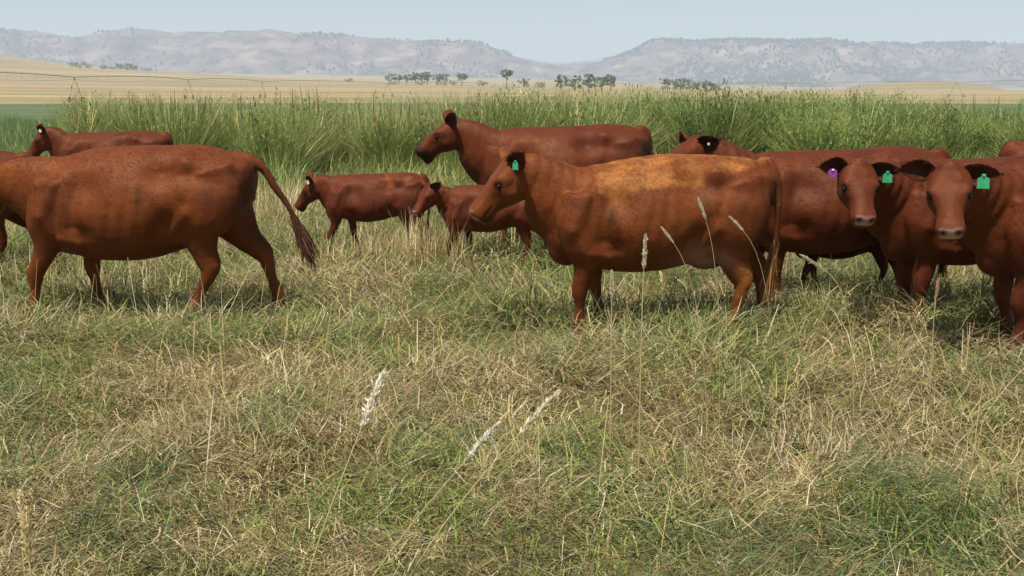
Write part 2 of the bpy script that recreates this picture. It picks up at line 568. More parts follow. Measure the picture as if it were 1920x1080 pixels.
# ------------------------------------------------------------------ blades: a fast builder for grasses
def blades(base, az, el0, curl, L, W, col, segs=3, roll=None, taper=None, azcurl=None):
    """ribbons that start at base with elevation el0 and bend by curl per segment; returns verts, quads, colours"""
    n = len(base)
    if taper is None:
        taper = {1: [1, .2], 2: [1, .8, .12], 3: [.8, 1, .7, .08], 4: [.7, 1, .9, .6, .05]}[segs]
    p = np.array(base, float)
    el = np.array(el0, float)
    a = np.array(az, float)
    sidea = a + math.pi / 2 + (0 if roll is None else roll)
    side = np.stack([np.cos(sidea), np.sin(sidea), np.zeros(n)], -1)
    out = []
    ac = np.zeros(n) if azcurl is None else azcurl
    for k in range(segs + 1):
        w = (W * taper[k] * 0.5)[:, None]
        out.append(p - side * w)
        out.append(p + side * w)
        st = (L / segs)[:, None]
        p = p + st * np.stack([np.cos(a) * np.cos(el), np.sin(a) * np.cos(el), np.sin(el)], -1)
        el = el + curl
        a = a + ac
    V = np.stack(out, 1)                                # n, 2(segs+1), 3
    m = 2 * (segs + 1)
    q0 = np.array([[2 * k, 2 * k + 1, 2 * k + 3, 2 * k + 2] for k in range(segs)])
    Q = q0[None] + (np.arange(n) * m)[:, None, None]
    Cc = np.repeat(col[:, None, :], m, 1)
    return V.reshape(-1, 3), Q.reshape(-1, 4), Cc.reshape(-1, 3)


def stack(parts):
    o, a, b, c_ = 0, [], [], []
    for v, q, cc in parts:
        a.append(v); b.append(q + o); c_.append(cc); o += len(v)
    return np.concatenate(a), np.concatenate(b), np.concatenate(c_)


def blade_mat(name, trans=0.3, rough=0.65):
    m = Nodes(name)
    at = m.new('ShaderNodeAttribute', attribute_name='tint')
    m.l(at.outputs['Color'], m.bsdf.inputs['Base Color'])
    m.bsdf.inputs['Roughness'].default_value = rough
    m.bsdf.inputs['Specular IOR Level'].default_value = 0.25
    tr = m.new('ShaderNodeBsdfTranslucent')
    m.l(at.outputs['Color'], tr.inputs['Color'])
    mx_ = m.new('ShaderNodeMixShader')
    mx_.inputs[0].default_value = trans
    m.l(m.bsdf.outputs[0], mx_.inputs[1])
    m.l(tr.outputs[0], mx_.inputs[2])
    m.l(mx_.outputs[0], m.out.inputs['Surface'])
    return m.mat


GRASS_MAT = blade_mat('grass_blades', .32)
STRAW = np.array([lin(220, 202, 148), lin(204, 184, 124), lin(188, 166, 108), lin(158, 138, 92), lin(230, 216, 172), lin(168, 140, 96), lin(190, 182, 112)])
GREEN = np.array([lin(130, 140, 68), lin(106, 122, 58), lin(148, 156, 80), lin(164, 168, 90), lin(94, 112, 70), lin(124, 132, 76)])
FRESH = np.array([lin(118, 146, 62), lin(134, 158, 72), lin(100, 132, 58), lin(146, 166, 84)])


BELT = np.array([lin(136, 146, 72), lin(112, 128, 60), lin(154, 160, 84), lin(164, 166, 94), lin(122, 134, 72)])


def pick(pal, n, rg=RNG, var=0.18):
    c = pal[rg.integers(0, len(pal), n)]
    return c * rg.uniform(1 - var, 1 + var, (n, 1))


def grass_object(name, parts, label, cat, mat=GRASS_MAT):
    v, q, cc = stack(parts)
    me = mesh_from(name, v, q)
    col_attr(me, 'tint', np.concatenate([cc, np.ones((len(cc), 1))], 1))
    return tag(link(name, me, mat), label, cat, kind='stuff')


# ------------------------------------------------------------------ belt of tall grass and weeds behind the herd
def belt_front(px):
    return 22.5 + 1.6 * np.sin(px * 0.011) + 1.2 * np.sin(px * 0.031 + 1)


def belt_height(px):
    return np.interp(px, [60, 112, 135, 300, 450, 620, 720, 820, 1000, 1090, 1180, 1350, 1500, 1640, 1760, 1900, 2100],
                     [0.5, 0.9, 1.72, 1.74, 1.66, 1.58, 1.60, 1.70, 1.74, 1.95, 1.82, 1.76, 1.72, 1.66, 1.52, 1.48, 1.5])


def belt_points(n, depth, px0, px1):
    px = RNG.uniform(px0, px1, n)
    d = belt_front(px) + depth * RNG.random(n) ** 1.6
    x = (px - 960) / 2132 * d
    return px, d, x


parts = []
n = 84000
px, d, x = belt_points(n, 10, 105, 2180)
edge = sstep(108, 150, px + RNG.normal(0, 9, n))
hmax = belt_height(px) * (0.72 + 0.5 * vnoise(x, d, 1.6, 61, 3)) * edge
grassy = RNG.random(n) < np.interp(px, [0, 700, 1000, 1250, 1500, 2200], [1, 1, .85, .6, .45, .45])
k = (hmax > .3) & grassy
px, d, x, hmax = px[k], d[k], x[k], hmax[k]
n = len(px)
L = hmax * RNG.uniform(.45, 1.12, n)
lean = vnoise(x, d, 2.5, 63, 2)
c = pick(BELT, n)
zone_y = vnoise(x, d, 2.2, 64, 3)
yel = RNG.random(n) < 0.36 + 0.5 * sstep(.5, .7, zone_y)
c[yel] = pick(np.concatenate([FRESH, STRAW[:2] * .9, BELT[2:]]), yel.sum())
dry = RNG.random(n) < 0.10
c[dry] = pick(STRAW, dry.sum())
parts.append(blades(np.stack([x, d, np.zeros(n)], -1), RNG.normal(0, .8, n) + lean * 14, R(87) - (.15 + RNG.random(n)) * R(16 ) - RNG.random(n) ** 2 * R(30), -RNG.uniform(.06, .60, n), L, RNG.uniform(.008, .019, n), c, 2, roll=RNG.normal(0, .6, n)))
# straw-coloured seed heads held above the leaves
n = 3600
px, d, x = belt_points(n, 10, 125, 2150)
k = RNG.random(n) < np.interp(px, [0, 600, 1000, 1500, 2150], [1, .9, .9, .35, .2])
px, d, x = px[k], d[k], x[k]; n = len(px)
L = belt_height(px) * RNG.uniform(.8, 1.12, n)
c = pick(np.concatenate([STRAW, STRAW[:2], GREEN[2:4]]), n)
parts.append(blades(np.stack([x, d, np.zeros(n)], -1), RNG.uniform(0, 6.28, n), R(90) - RNG.random(n) * R(16), -RNG.uniform(0, .14, n), L, RNG.uniform(.010, .026, n), c, 4, taper=[.3, .3, .35, .9, .1]))
# dark dock stalks that stick out of the belt
dk = np.array([(512, 1.80), (455, 1.72), (578, 1.95), (582, 1.85), (601, 1.88), (549, 1.85), (700, 1.78), (1595, 1.84), (1600, 1.78), (1615, 1.8), (1662, 1.75), (1795, 1.72), (1838, 1.74), (890, 1.8), (1290, 1.85), (330, 1.8), (250, 1.78)])
dk = np.concatenate([dk, np.stack([RNG.uniform(150, 1900, 26), RNG.uniform(1.5, 1.74, 26)], -1)])
d = belt_front(dk[:, 0]) + RNG.uniform(0, 2, len(dk))
n = len(dk)
for rr in (0, 1.57):
    parts.append(blades(np.stack([(dk[:, 0] - 960) / 2132 * d, d, np.zeros(n)], -1), RNG.uniform(0, 6.28, n), R(90) - RNG.random(n) * R(7), -RNG.uniform(0, .03, n), dk[:, 1], np.full(n, .026), pick(np.array([lin(128, 108, 74), lin(118, 112, 74)]), n), 4, roll=rr, taper=[.2, .2, .3, 1, .3]))
# lower leaning fringe along the foot of the belt
n = 30000
px = RNG.uniform(-200, 2180, n)
d = belt_front(px) - 4.5 * RNG.random(n) ** 1.2 + 1.0
x = (px - 960) / 2132 * d
near_b = sstep(-4.5, .5, d - belt_front(px))
c = pick(np.concatenate([GREEN, GREEN, FRESH, STRAW[6:]]), n)
st_ = RNG.random(n) < .16 * (1 - near_b) + .06
c[st_] = pick(STRAW, st_.sum())
parts.append(blades(np.stack([x, d, np.zeros(n)], -1), RNG.uniform(0, 6.28, n), R(86) - RNG.random(n) * R(50), -RNG.uniform(.05, .5, n), (.25 + .75 * near_b * (.4 + .9 * vnoise(x, d, 1.2, 66, 2))) * RNG.uniform(.5, 1.1, n), RNG.uniform(.010, .022, n), c, 2))
grass_object('tall_grass', parts, 'belt of tall green and yellow grass standing behind the herd', 'tall grass')

# leafy weeds, bright green, denser towards the right
parts = []
nst = 9500
px, d, x = belt_points(nst, 8, 130, 2180)
k = RNG.random(nst) < np.interp(px, [130, 620, 900, 1150, 1400, 2180], [.45, .45, .55, .75, 1, 1])
px, d, x = px[k], d[k], x[k]; nst = len(px)
bush = vnoise(x, d, 1.5, 71, 3)
hs = belt_height(px) * np.clip(.42 + .85 * bush, .3, 1.05) * RNG.uniform(.8, 1.08, nst)
azs_ = RNG.uniform(0, 6.28, nst)
tilt = RNG.random(nst) * R(22)
top = np.stack([x + np.cos(azs_) * np.sin(tilt) * hs, d + np.sin(azs_) * np.sin(tilt) * hs, hs * np.cos(tilt)], -1)
bot = np.stack([x, d, np.zeros(nst)], -1)
parts.append(blades(bot, azs_, R(90) - tilt, np.zeros(nst), hs, np.full(nst, .012), pick(GREEN[:2], nst), 2))
nl = 31
tt = RNG.uniform(.18, 1.0, (nst, nl)) ** .8
P = bot[:, None] + (top - bot)[:, None] * tt[..., None]
spread = (0.20 * (1.15 - tt))[..., None] + .03
P = P + RNG.normal(size=P.shape) * spread * np.array([1, 1, .6])
P[..., 2] = np.abs(P[..., 2]) + .03
P = P.reshape(-1, 3); n = len(P)
hue = np.repeat(vnoise(x, d, 1.1, 73, 2), nl)
pal_d, pal_l = np.array(lin(86, 108, 50)), np.array(lin(142, 162, 84))
c = (pal_d + (pal_l - pal_d) * np.clip(hue * 1.5 - .25 + RNG.normal(0, .18, n), 0, 1.2)[:, None])
bl = RNG.random(n) < .05
c[bl] = pick(STRAW[:2], bl.sum())
parts.append(blades(P, RNG.uniform(0, 6.28, n), RNG.uniform(-.4, 1.2, n), -RNG.uniform(.2, .6, n), RNG.uniform(.05, .12, n), RNG.uniform(.014, .032, n), c, 1, taper=[1, .25]))
BELT_MAT = blade_mat('weed_leaves', .45)
grass_object('leafy_weeds', parts, 'bushy bright green weeds in the belt behind the herd', 'weeds', BELT_MAT)

# low green hay left of the belt and beyond
parts = []
n = 16000
d = 19 + 45 * RNG.random(n) ** 1.6
px = RNG.uniform(-260, 160, n)
x = (px - 960) / 2132 * d
c = pick(np.array([lin(104, 126, 72), lin(118, 138, 82), lin(92, 112, 64), lin(134, 148, 90)]), n)
parts.append(blades(np.stack([x, d, np.zeros(n)], -1), RNG.uniform(0, 6.28, n), R(88) - RNG.random(n) * R(35), -RNG.uniform(.05, .3, n), RNG.uniform(.25, .6, n) * (1 + (px < 30) * .3), RNG.uniform(.012, .03, n), c, 2))
grass_object('hay_grass', parts, 'low soft green hay field beside the end of the tall grass belt', 'hay')

# ------------------------------------------------------------------ matted pasture grass
def pasture_pts(n, d0, d1, power):
    """points in a fan in front of the viewer, density falling as d**-power"""
    u = RNG.random(n)
    e = 2 - power
    d = (d0 ** e + u * (d1 ** e - d0 ** e)) ** (1 / e) if abs(e) > 1e-6 else d0 * (d1 / d0) ** u
    half = d * 0.52 + 1.0
    x = RNG.uniform(-1, 1, n) * half
    return x, d


def hump(x, y):
    return 0.15 * sstep(.35, .75, vnoise(x, y, 0.75, 81, 3))


def greenness(x, y):
    a = vnoise(x, y, 1.6, 91, 3)
    b = vnoise(x, y * .6, 0.40, 93, 3)
    return np.clip((a - .5) * 1.5 + (b - .5) * 2.6 + .52 + .42 * sstep(9.5, 13, y), 0, 1)


def flow(x, y):
    return vnoise(x, y, 1.0, 95, 3) * 4 * math.pi


parts = []
# 1. lying straw and leaves: the trampled mat
n = 172000
x, d = pasture_pts(n, 3.0, 25, 1.55)
gn = greenness(x, d)
z = relief(x, d) + hump(x, d) + .12 * RNG.random(n) ** 1.5
isg = RNG.random(n) < gn * .62 + .05
c = pick(STRAW, n, var=.28) * np.array([.74, .71, .76])
c[isg] = pick(GREEN, isg.sum(), var=.25) * .92
dark = RNG.random(n) < .20
c[dark] *= .42
bg = isg & (vnoise(x, d, .8, 103, 2) > .58)
c[bg] = pick(np.array([lin(96, 112, 66), lin(110, 124, 78), lin(82, 98, 58)]), bg.sum())
sc = (d / 5.0) ** .55
parts.append(blades(np.stack([x, d, z], -1), flow(x, d) + RNG.normal(0, .9, n), RNG.normal(R(12), R(20), n), -RNG.uniform(-.15, .5, n),
                    RNG.uniform(.08, .28, n) * sc, RNG.uniform(.003, .0072, n) * sc, c, 2, roll=RNG.normal(0, .5, n), azcurl=RNG.normal(0, .5, n)))
# 2. leaning and standing leaves in tufts
n = 100000
x, d = pasture_pts(n, 3.0, 25, 1.5)
gn = greenness(x, d)
tuft = vnoise(x, d, .5, 97, 3)
k = RNG.random(n) < .25 + 1.1 * sstep(.40, .66, tuft)
x, d, gn, tuft = x[k], d[k], gn[k], tuft[k]; n = len(x)
z = relief(x, d) + hump(x, d) * .7
isg = RNG.random(n) < gn * .95 + .05
c = pick(STRAW, n, var=.25)
c[isg] = pick(GREEN, isg.sum(), var=.25)
fr = isg & (RNG.random(n) < .30)
c[fr] = pick(FRESH, fr.sum())
sc = (d / 5.0) ** .5
L = RNG.uniform(.10, .30, n) * (.55 + .9 * tuft) * sc * (1 + .15 * sstep(6.5, 9, d))
parts.append(blades(np.stack([x, d, z], -1), flow(x, d) * .5 + RNG.normal(0, 1.3, n), R(64) - np.abs(RNG.normal(0, R(34), n)), -RNG.uniform(.3, 1.0, n),
                    L, RNG.uniform(.0034, .0078, n) * sc, c, 3, roll=RNG.normal(0, .4, n), azcurl=RNG.normal(0, .3, n)))
# 3. thin dry stems sticking up here and there
n = 3200
x, d = pasture_pts(n, 3.0, 24, 1.0)
k = RNG.random(n) < sstep(.42, .62, vnoise(x, d, 1.1, 99, 2)) + .12
x, d = x[k], d[k]; n = len(x)
c = pick(STRAW[[0, 1, 2, 4]], n, var=.2)
parts.append(blades(np.stack([x, d, relief(x, d)], -1), RNG.uniform(0, 6.28, n), R(86) - np.abs(RNG.normal(0, R(20), n)), -RNG.uniform(-.05, .22, n),
                    RNG.uniform(.22, .58, n), RNG.uniform(.0025, .005, n) * (d / 5) ** .6, c, 3, taper=[.8, .8, .8, .5]))
# 4. tufts of broad fresh leaves
for px, py, nn, hh in [(742, 985, 16, .34), (1218, 905, 12, .30), (365, 1010, 22, .30), (520, 1050, 26, .26), (1720, 1040, 40, .28), (62, 905, 24, .32), (905, 1055, 18, .24), (1450, 765, 26, .26), (1290, 1020, 16, .30), (1640, 690, 40, .26),
                       (1790, 705, 60, .24), (130, 640, 40, .22), (620, 760, 24, .24), (880, 690, 34, .22), (1010, 700, 26, .2), (1560, 880, 24, .26), (1830, 930, 30, .26), (250, 1060, 30, .28), (1100, 900, 14, .3), (480, 640, 34, .2)]:
    gx_, gy_ = ground_pt(px, py)
    a_, r_ = RNG.uniform(0, 6.28, nn), .16 * np.sqrt(RNG.random(nn))
    x, y = gx_ + np.cos(a_) * r_ * 1.6, gy_ + np.sin(a_) * r_
    parts.append(blades(np.stack([x, y, relief(x, y) + hump(x, y) * .6], -1), RNG.uniform(0, 6.28, nn), R(80) - np.abs(RNG.normal(0, R(22), nn)), -RNG.uniform(.1, .45, nn), hh * RNG.uniform(.6, 1.2, nn), RNG.uniform(.005, .010, nn),
                        pick(np.concatenate([FRESH, GREEN[[1, 4]]]), nn), 4, roll=RNG.normal(0, .5, nn)))
grass_object('pasture_grass', parts, 'matted dry and green pasture grass the herd stands in', 'grass')

# dry bunches of pale upright grass near the calves
parts = []
for px, py, nn, rad, hh in [(815, 510, 420, .32, .62), (760, 500, 380, .5, .42), (700, 505, 260, .6, .35), (900, 500, 300, .45, .4), (520, 425, 200, .35, .7), (545, 400, 180, .4, .6),
                            (640, 470, 200, .5, .4), (1480, 600, 240, .6, .3), (1860, 520, 260, .5, .42), (1680, 600, 200, .6, .32), (60, 560, 260, .7, .34), (300, 540, 260, .8, .3)]:
    gx_, gy_ = ground_pt(px, py)
    a_, r_ = RNG.uniform(0, 6.28, nn), rad * np.sqrt(RNG.random(nn))
    x, y = gx_ + np.cos(a_) * r_, gy_ + np.sin(a_) * r_ * .6
    c = pick(STRAW[[0, 1, 4, 2]], nn, var=.2)
    parts.append(blades(np.stack([x, y, relief(x, y)], -1), RNG.uniform(0, 6.28, nn), R(86) - np.abs(RNG.normal(0, R(14), nn)), -RNG.uniform(0, .2, nn), hh * RNG.uniform(.5, 1.1, nn), RNG.uniform(.006, .011, nn), c, 3))
grass_object('dry_bunch_grass', parts, 'pale dry bunch grass standing upright between and behind the cattle', 'dry grass')

# ------------------------------------------------------------------ cattle
def catmull(P, per=5):
    """Catmull-Rom through rows of P (any number of columns)"""
    P = np.asarray(P, float)
    Q = np.vstack([2 * P[0] - P[1], P, 2 * P[-1] - P[-2]])
    out = []
    for i in range(1, len(Q) - 2):
        t = np.linspace(0, 1, per, endpoint=False)[:, None]
        p0, p1, p2, p3 = Q[i - 1], Q[i], Q[i + 1], Q[i + 2]
        out.append(.5 * ((2 * p1) + (-p0 + p2) * t + (2 * p0 - 5 * p1 + 4 * p2 - p3) * t ** 2 + (-p0 + 3 * p1 - 3 * p2 + p3) * t ** 3))
    out.append(P[-1:])
    return np.concatenate(out)


def loft(cen, U, V, au, at_, ab, ex=1.0, m=24, ex2=None):
    """closed loft: ring = cen + U*au*cos + V*(at_ above / ab below)*sin, superellipse exponent ex"""
    n = len(cen)
    a = np.linspace(0, 2 * math.pi, m, endpoint=False)
    c_, s_ = np.cos(a), np.sin(a)
    E_ = np.where(s_[None] >= 0, np.broadcast_to(np.asarray(ex, float).reshape(-1, 1), (n, m)), np.asarray(ex if ex2 is None else ex2, float).reshape(-1, 1))
    cc, ss = np.sign(c_) * np.abs(c_)[None] ** E_, np.sign(s_) * np.abs(s_)[None] ** E_
    vv = np.where(ss >= 0, ss * at_[:, None], ss * ab[:, None])
    X = cen[:, None] + U[:, None] * (au[:, None] * cc)[..., None] + V[:, None] * vv[..., None]
    X = X.reshape(-1, 3)
    i = np.arange(n * m).reshape(n, m)
    q = np.stack([i[:-1], np.roll(i, -1, 1)[:-1], np.roll(i, -1, 1)[1:], i[1:]], -1).reshape(-1, 4)
    X = np.vstack([X, cen[0], cen[-1]])
    A, B = n * m, n * m + 1
    t = np.concatenate([np.stack([np.full(m, A), np.roll(i[0], -1), i[0]], -1), np.stack([np.full(m, B), i[-1], np.roll(i[-1], -1)], -1)])
    return X, q, t


def unit(v):
    v = np.asarray(v, float)
    return v / (np.linalg.norm(v, axis=-1, keepdims=True) + 1e-12)


def path_loft(pts, ra, rb, lateral=(0, 1, 0), m=16, rb2=None):
    """loft along a path; ra along the lateral axis, rb across it"""
    pts = np.asarray(pts, float)
    tg = unit(np.gradient(pts, axis=0))
    lat = np.asarray(lateral, float)
    lat = np.broadcast_to(lat, pts.shape)
    V = unit(np.cross(lat, tg))
    U = unit(np.cross(tg, V))
    rb = np.asarray(rb, float)
    return loft(pts, U, V, np.asarray(ra, float), rb, rb if rb2 is None else np.asarray(rb2, float), 1.0, m)


def ellipsoid(c, r, Rm=np.eye(3)):
    t = np.linspace(-1, 1, 9)
    cen = np.zeros((9, 3)); cen[:, 0] = np.sin(t * math.pi / 2) * .999
    rad = np.cos(t * math.pi / 2) + .02
    X, q, tr = loft(cen, np.tile([0, 1.0, 0], (9, 1)), np.tile([0, 0, 1.0], (9, 1)), rad, rad, rad, 1, 14)
    return (X * np.asarray(r)) @ np.asarray(Rm).T + np.asarray(c), q, tr


def rot2(p, piv, a):
    """rotate x,z columns about a pivot; positive swings the foot forward"""
    p = p.copy()
    dx, dz = p[:, 0] - piv[0], p[:, 1] - piv[1]
    p[:, 0] = piv[0] + dx * math.cos(a) - dz * math.sin(a)
    p[:, 1] = piv[1] + dx * math.sin(a) + dz * math.cos(a)
    return p


#            x     z     fore-aft lateral
FRONT = np.array([(.55, 1.06, .13, .06), (.56, .90, .165, .09), (.53, .74, .145, .092), (.49, .62, .105, .074), (.49, .50, .074, .060), (.508, .405, .066, .056), (.508, .35, .058, .052),
                  (.498, .25, .036, .034), (.50, .145, .050, .047), (.52, .085, .045, .045), (.535, .045, .052, .05)])
HIND = np.array([(-.56, 1.14, .20, .08), (-.60, .98, .245, .125), (-.585, .82, .225, .125), (-.60, .69, .165, .10), (-.655, .575, .108, .072), (-.72, .480, .088, .056), (-.733, .42, .064, .050),
                 (-.718, .28, .041, .038), (-.71, .165, .054, .050), (-.685, .09, .047, .047), (-.665, .045, .056, .052)])
TORSO = np.array([  # x, top, bottom, widest height, half width
    (-.885, 1.19, .98, 1.08, .10), (-.845, 1.245, .88, 1.05, .175), (-.76, 1.285, .76, 1.02, .235), (-.62, 1.305, .67, 1.00, .275), (-.46, 1.315, .605, .98, .295), (-.28, 1.30, .55, .92, .325), (-.08, 1.29, .505, .87, .360),
    (.12, 1.285, .49, .85, .368), (.30, 1.285, .50, .85, .345), (.45, 1.29, .53, .86, .305), (.60, 1.27, .56, .87, .225), (.72, 1.19, .61, .87, .155), (.79, 1.08, .69, .86, .10)])
HEAD = np.array([  # t, top, bottom, half width
    (-.06, .060, .09, .080), (-.01, .092, .125, .108), (.05, .104, .165, .120), (.11, .100, .182, .125), (.16, .092, .172, .122), (.21, .086, .150, .107), (.27, .074, .122, .086),
    (.33, .066, .104, .076), (.38, .064, .097, .077), (.425, .062, .092, .082), (.457, .052, .076, .075), (.477, .026, .040, .05)])

HEAD[:, 0] *= .93
HEAD[:, 3] *= np.interp(HEAD[:, 0], [0, .1, .2, .3, .45], [1.08, 1.10, 1.07, 1.06, 1.08])


def coat_mat(name, base, light, dark, patch_col):
    m = Nodes(name)
    obj_ = m.coords()
    at = m.new('ShaderNodeAttribute', attribute_name='coat')
    sp = m.new('ShaderNodeSeparateColor')
    m.l(at.outputs['Color'], sp.inputs[0])
    n1 = m.noise(obj_, 2.3, 5, .6)
    n2 = m.noise(m.coords('Object', (9, 9, 30)), 1.0, 5, .65)
    n3 = m.noise(m.coords('Object', (40, 90, 90)), 1.0, 4, .7)
    c = m.ramp(n1.outputs['Fac'], [(.30, dark), (.50, base), (.70, light)]).outputs['Color']
    c = m.mix(m.math('MULTIPLY', n2.outputs['Fac'], .28), c, tuple(v * .60 for v in base))
    f = m.ramp(n3.outputs['Fac'], [(.35, (.88, .88, .88)), (.65, (1.10, 1.10, 1.10))])
    c = m.mix(1.0, c, f.outputs['Color'], 'MULTIPLY')
    # sun-bleached, unshed hair with a ragged edge
    pn = m.noise(m.coords('Object', (7, 7, 7)), 1.0, 6, .7)
    pf = m.math('ADD', sp.outputs['Blue'], m.math('MULTIPLY', m.math('SUBTRACT', pn.outputs['Fac'], .5), 1.9))
    pr = m.ramp(pf, [(.40, (0, 0, 0)), (.82, (1, 1, 1))])
    pc = m.mix(n2.outputs['Fac'], tuple(v * .72 for v in patch_col), tuple(v * 1.25 for v in patch_col))
    pm_ = m.noise(m.coords('Object', (5, 5, 6)), 1.0, 4, .6)
    pmr = m.ramp(pm_.outputs['Fac'], [(.40, (.22, .22, .22)), (.58, (1, 1, 1))])
    c = m.mix(m.math('MULTIPLY', m.math('MULTIPLY', pr.outputs['Color'], pmr.outputs['Color']), .85), c, pc)
    c = m.mix(1.0, c, m.mix(at.outputs['Alpha'], (0, 0, 0), (1, 1, 1)), 'MULTIPLY')
    # bare skin of nose, dark rims, udder
    skin = m.mix(n3.outputs['Fac'], lin(150, 108, 96), lin(196, 156, 142))
    c = m.mix(sp.outputs['Red'], c, skin)
    c = m.mix(sp.outputs['Green'], c, (.012, .008, .006))
    m.l(c, m.bsdf.inputs['Base Color'])
    rg_ = m.ramp(sp.outputs['Red'], [(0, (.60, .60, .60)), (1, (.38, .38, .38))])
    m.l(rg_.outputs['Color'], m.bsdf.inputs['Roughness'])
    m.bsdf.inputs['Specular IOR Level'].default_value = 0.25
    m.bsdf.inputs['Specular Tint'].default_value = (1, .7, .45, 1)
    m.bsdf.inputs['Sheen Weight'].default_value = 0.06
    m.bsdf.inputs['Sheen Roughness'].default_value = 0.4
    m.bsdf.inputs['Sheen Tint'].default_value = (1, .6, .3, 1)
    b1 = m.new('ShaderNodeBump')
    b1.inputs['Strength'].default_value = .5
    b1.inputs['Distance'].default_value = .004
    m.l(n3.outputs['Fac'], b1.inputs['Height'])
    b2 = m.new('ShaderNodeBump')
    b2.inputs['Strength'].default_value = .30
    b2.inputs['Distance'].default_value = .03
    m.l(m.noise(obj_, 9, 3).outputs['Fac'], b2.inputs['Height'])
    m.l(b1.outputs[0], b2.inputs['Normal'])
    m.l(b2.outputs[0], m.bsdf.inputs['Normal'])
    return m.mat


RED = coat_mat('red_coat', lin(108, 53, 22), lin(128, 68, 28), lin(88, 40, 17), lin(164, 104, 50))
DEEP = coat_mat('deep_red_coat', lin(92, 41, 20), lin(108, 52, 25), lin(74, 31, 16), lin(128, 72, 32))
CALFRED = coat_mat('calf_red_coat', lin(92, 40, 22), lin(108, 51, 27), lin(74, 32, 18), lin(132, 72, 34))
EYE = plain_mat('eye', (.006, .004, .003), .22, .3, .1)
HOOF = plain_mat('hoof_horn', lin(58, 46, 38), .6, .3, .3, 30)
NOSTRIL = plain_mat('nostril', lin(38, 22, 20), .7, .2)
GTAG = plain_mat('green_tag_plastic', lin(62, 158, 108), .5, .35, .3, 30)
PTAG = plain_mat('purple_tag_plastic', lin(146, 72, 148), .5, .35, .3, 30)
WTAG = plain_mat('white_tag_plastic', lin(226, 214, 208), .4, .4, .05, 30)
SWITCH = {'tan': blade_mat('tail_hair', .15)}


def ear_mesh(L=.21, W=.068):
    """cupped leaf with two skins; x along the ear, z up, opening to +y side (front)"""
    ns, nv = 11, 9
    s = np.linspace(0, 1, ns)[:, None]
    v = np.linspace(-1, 1, nv)[None, :]
    w = W * (np.sin(np.clip(s * .93 + .07, 0, 1) * math.pi) ** .62) * (1 - .2 * s) + .012 * (1 - s)
    X = s * L + 0 * v
    Z = v * w + .012 * np.sin(s * 3)
    Y = -.055 * (1 - v ** 2) * (1 - s * .75) * np.sqrt(np.clip(s * 3 + .15, 0, 1)) + 0 * s
    inner = np.stack([X, Y, Z], -1).reshape(-1, 3)
    outer = np.stack([X - .004 * (s - .5), Y - .009 * (1 - .85 * np.abs(v) ** 3), Z * 1.03], -1).reshape(-1, 3)
    i = np.arange(ns * nv).reshape(ns, nv)
    q = np.stack([i[:-1, :-1], i[:-1, 1:], i[1:, 1:], i[1:, :-1]], -1).reshape(-1, 4)
    o = ns * nv
    rim = np.concatenate([i[:, 0], i[-1, 1:], i[::-1, -1][1:], i[0, ::-1][1:]])
    rq = np.stack([rim[:-1], rim[1:], rim[1:] + o, rim[:-1] + o], -1)
    V = np.concatenate([inner, outer])
    Q = np.concatenate([q, q[:, ::-1] + o, rq])
    edge = (np.abs(np.broadcast_to(v, (ns, nv))).ravel() > .8)
    dark = np.where(edge, .05, .55) * np.broadcast_to(np.clip(1.3 - s, .2, 1), (ns, nv)).ravel()
    cols = np.zeros((2 * o, 4)); cols[:o, 1] = dark; cols[:, 3] = 1
    return V, Q, cols


EAR_V, EAR_Q, EAR_C = ear_mesh()


def solid_plate(outline, th):
    """thin plate in the XZ plane from a 2-D outline"""
    n = len(outline)
    a = np.array([(x, -th / 2, z) for x, z in outline]); b = a + (0, th, 0)
    me = bpy.data.meshes.new('plate')
    f = [list(range(n)), list(range(n, 2 * n))[::-1]] + [[i, i + n, (i + 1) % n + n, (i + 1) % n] for i in range(n)]
    me.from_pydata([tuple(p) for p in np.vstack([a, b])], [], f)
    me.update()
    return me


TAG_SQ = [(-.012, 0), (.012, 0), (.014, -.018), (.038, -.032), (.040, -.10), (-.040, -.10), (-.038, -.032), (-.014, -.018)]
TAG_RD = [(.036 * math.sin(a) * (1 if a else 1), -.036 + .036 * math.cos(a)) for a in np.linspace(0, 2 * math.pi, 14, endpoint=False)]


def hoof_mesh():
    parts = []
    for sg in (-1, 1):
        pts = np.array([(.0, sg * .024, .085), (.012, sg * .027, .055), (.024, sg * .029, .025), (.03, sg * .030, .0)])
        X, q, t = path_loft(pts, [.024, .027, .030, .031], [.040, .046, .052, .056], (0, 1, 0), 10)
        parts.append((X, q, t))
    o, vs_, qs_, ts_ = 0, [], [], []
    for X, q, t in parts:
        vs_.append(X); qs_.append(q + o); ts_.append(t + o); o += len(X)
    return mesh_from('hoof', np.concatenate(vs_), np.concatenate(qs_), np.concatenate(ts_), smooth=True)


HOOF_ME = hoof_mesh()
HOOF_ME.materials.append(HOOF)


def frame_yp(yaw, pitch, roll=0.0):
    """columns: forward, left, up of a head with yaw (left positive) and pitch (down positive)"""
    m = Matrix.Rotation(yaw, 3, 'Z') @ Matrix.Rotation(pitch, 3, 'Y') @ Matrix.Rotation(roll, 3, 'X')
    return np.array(m)


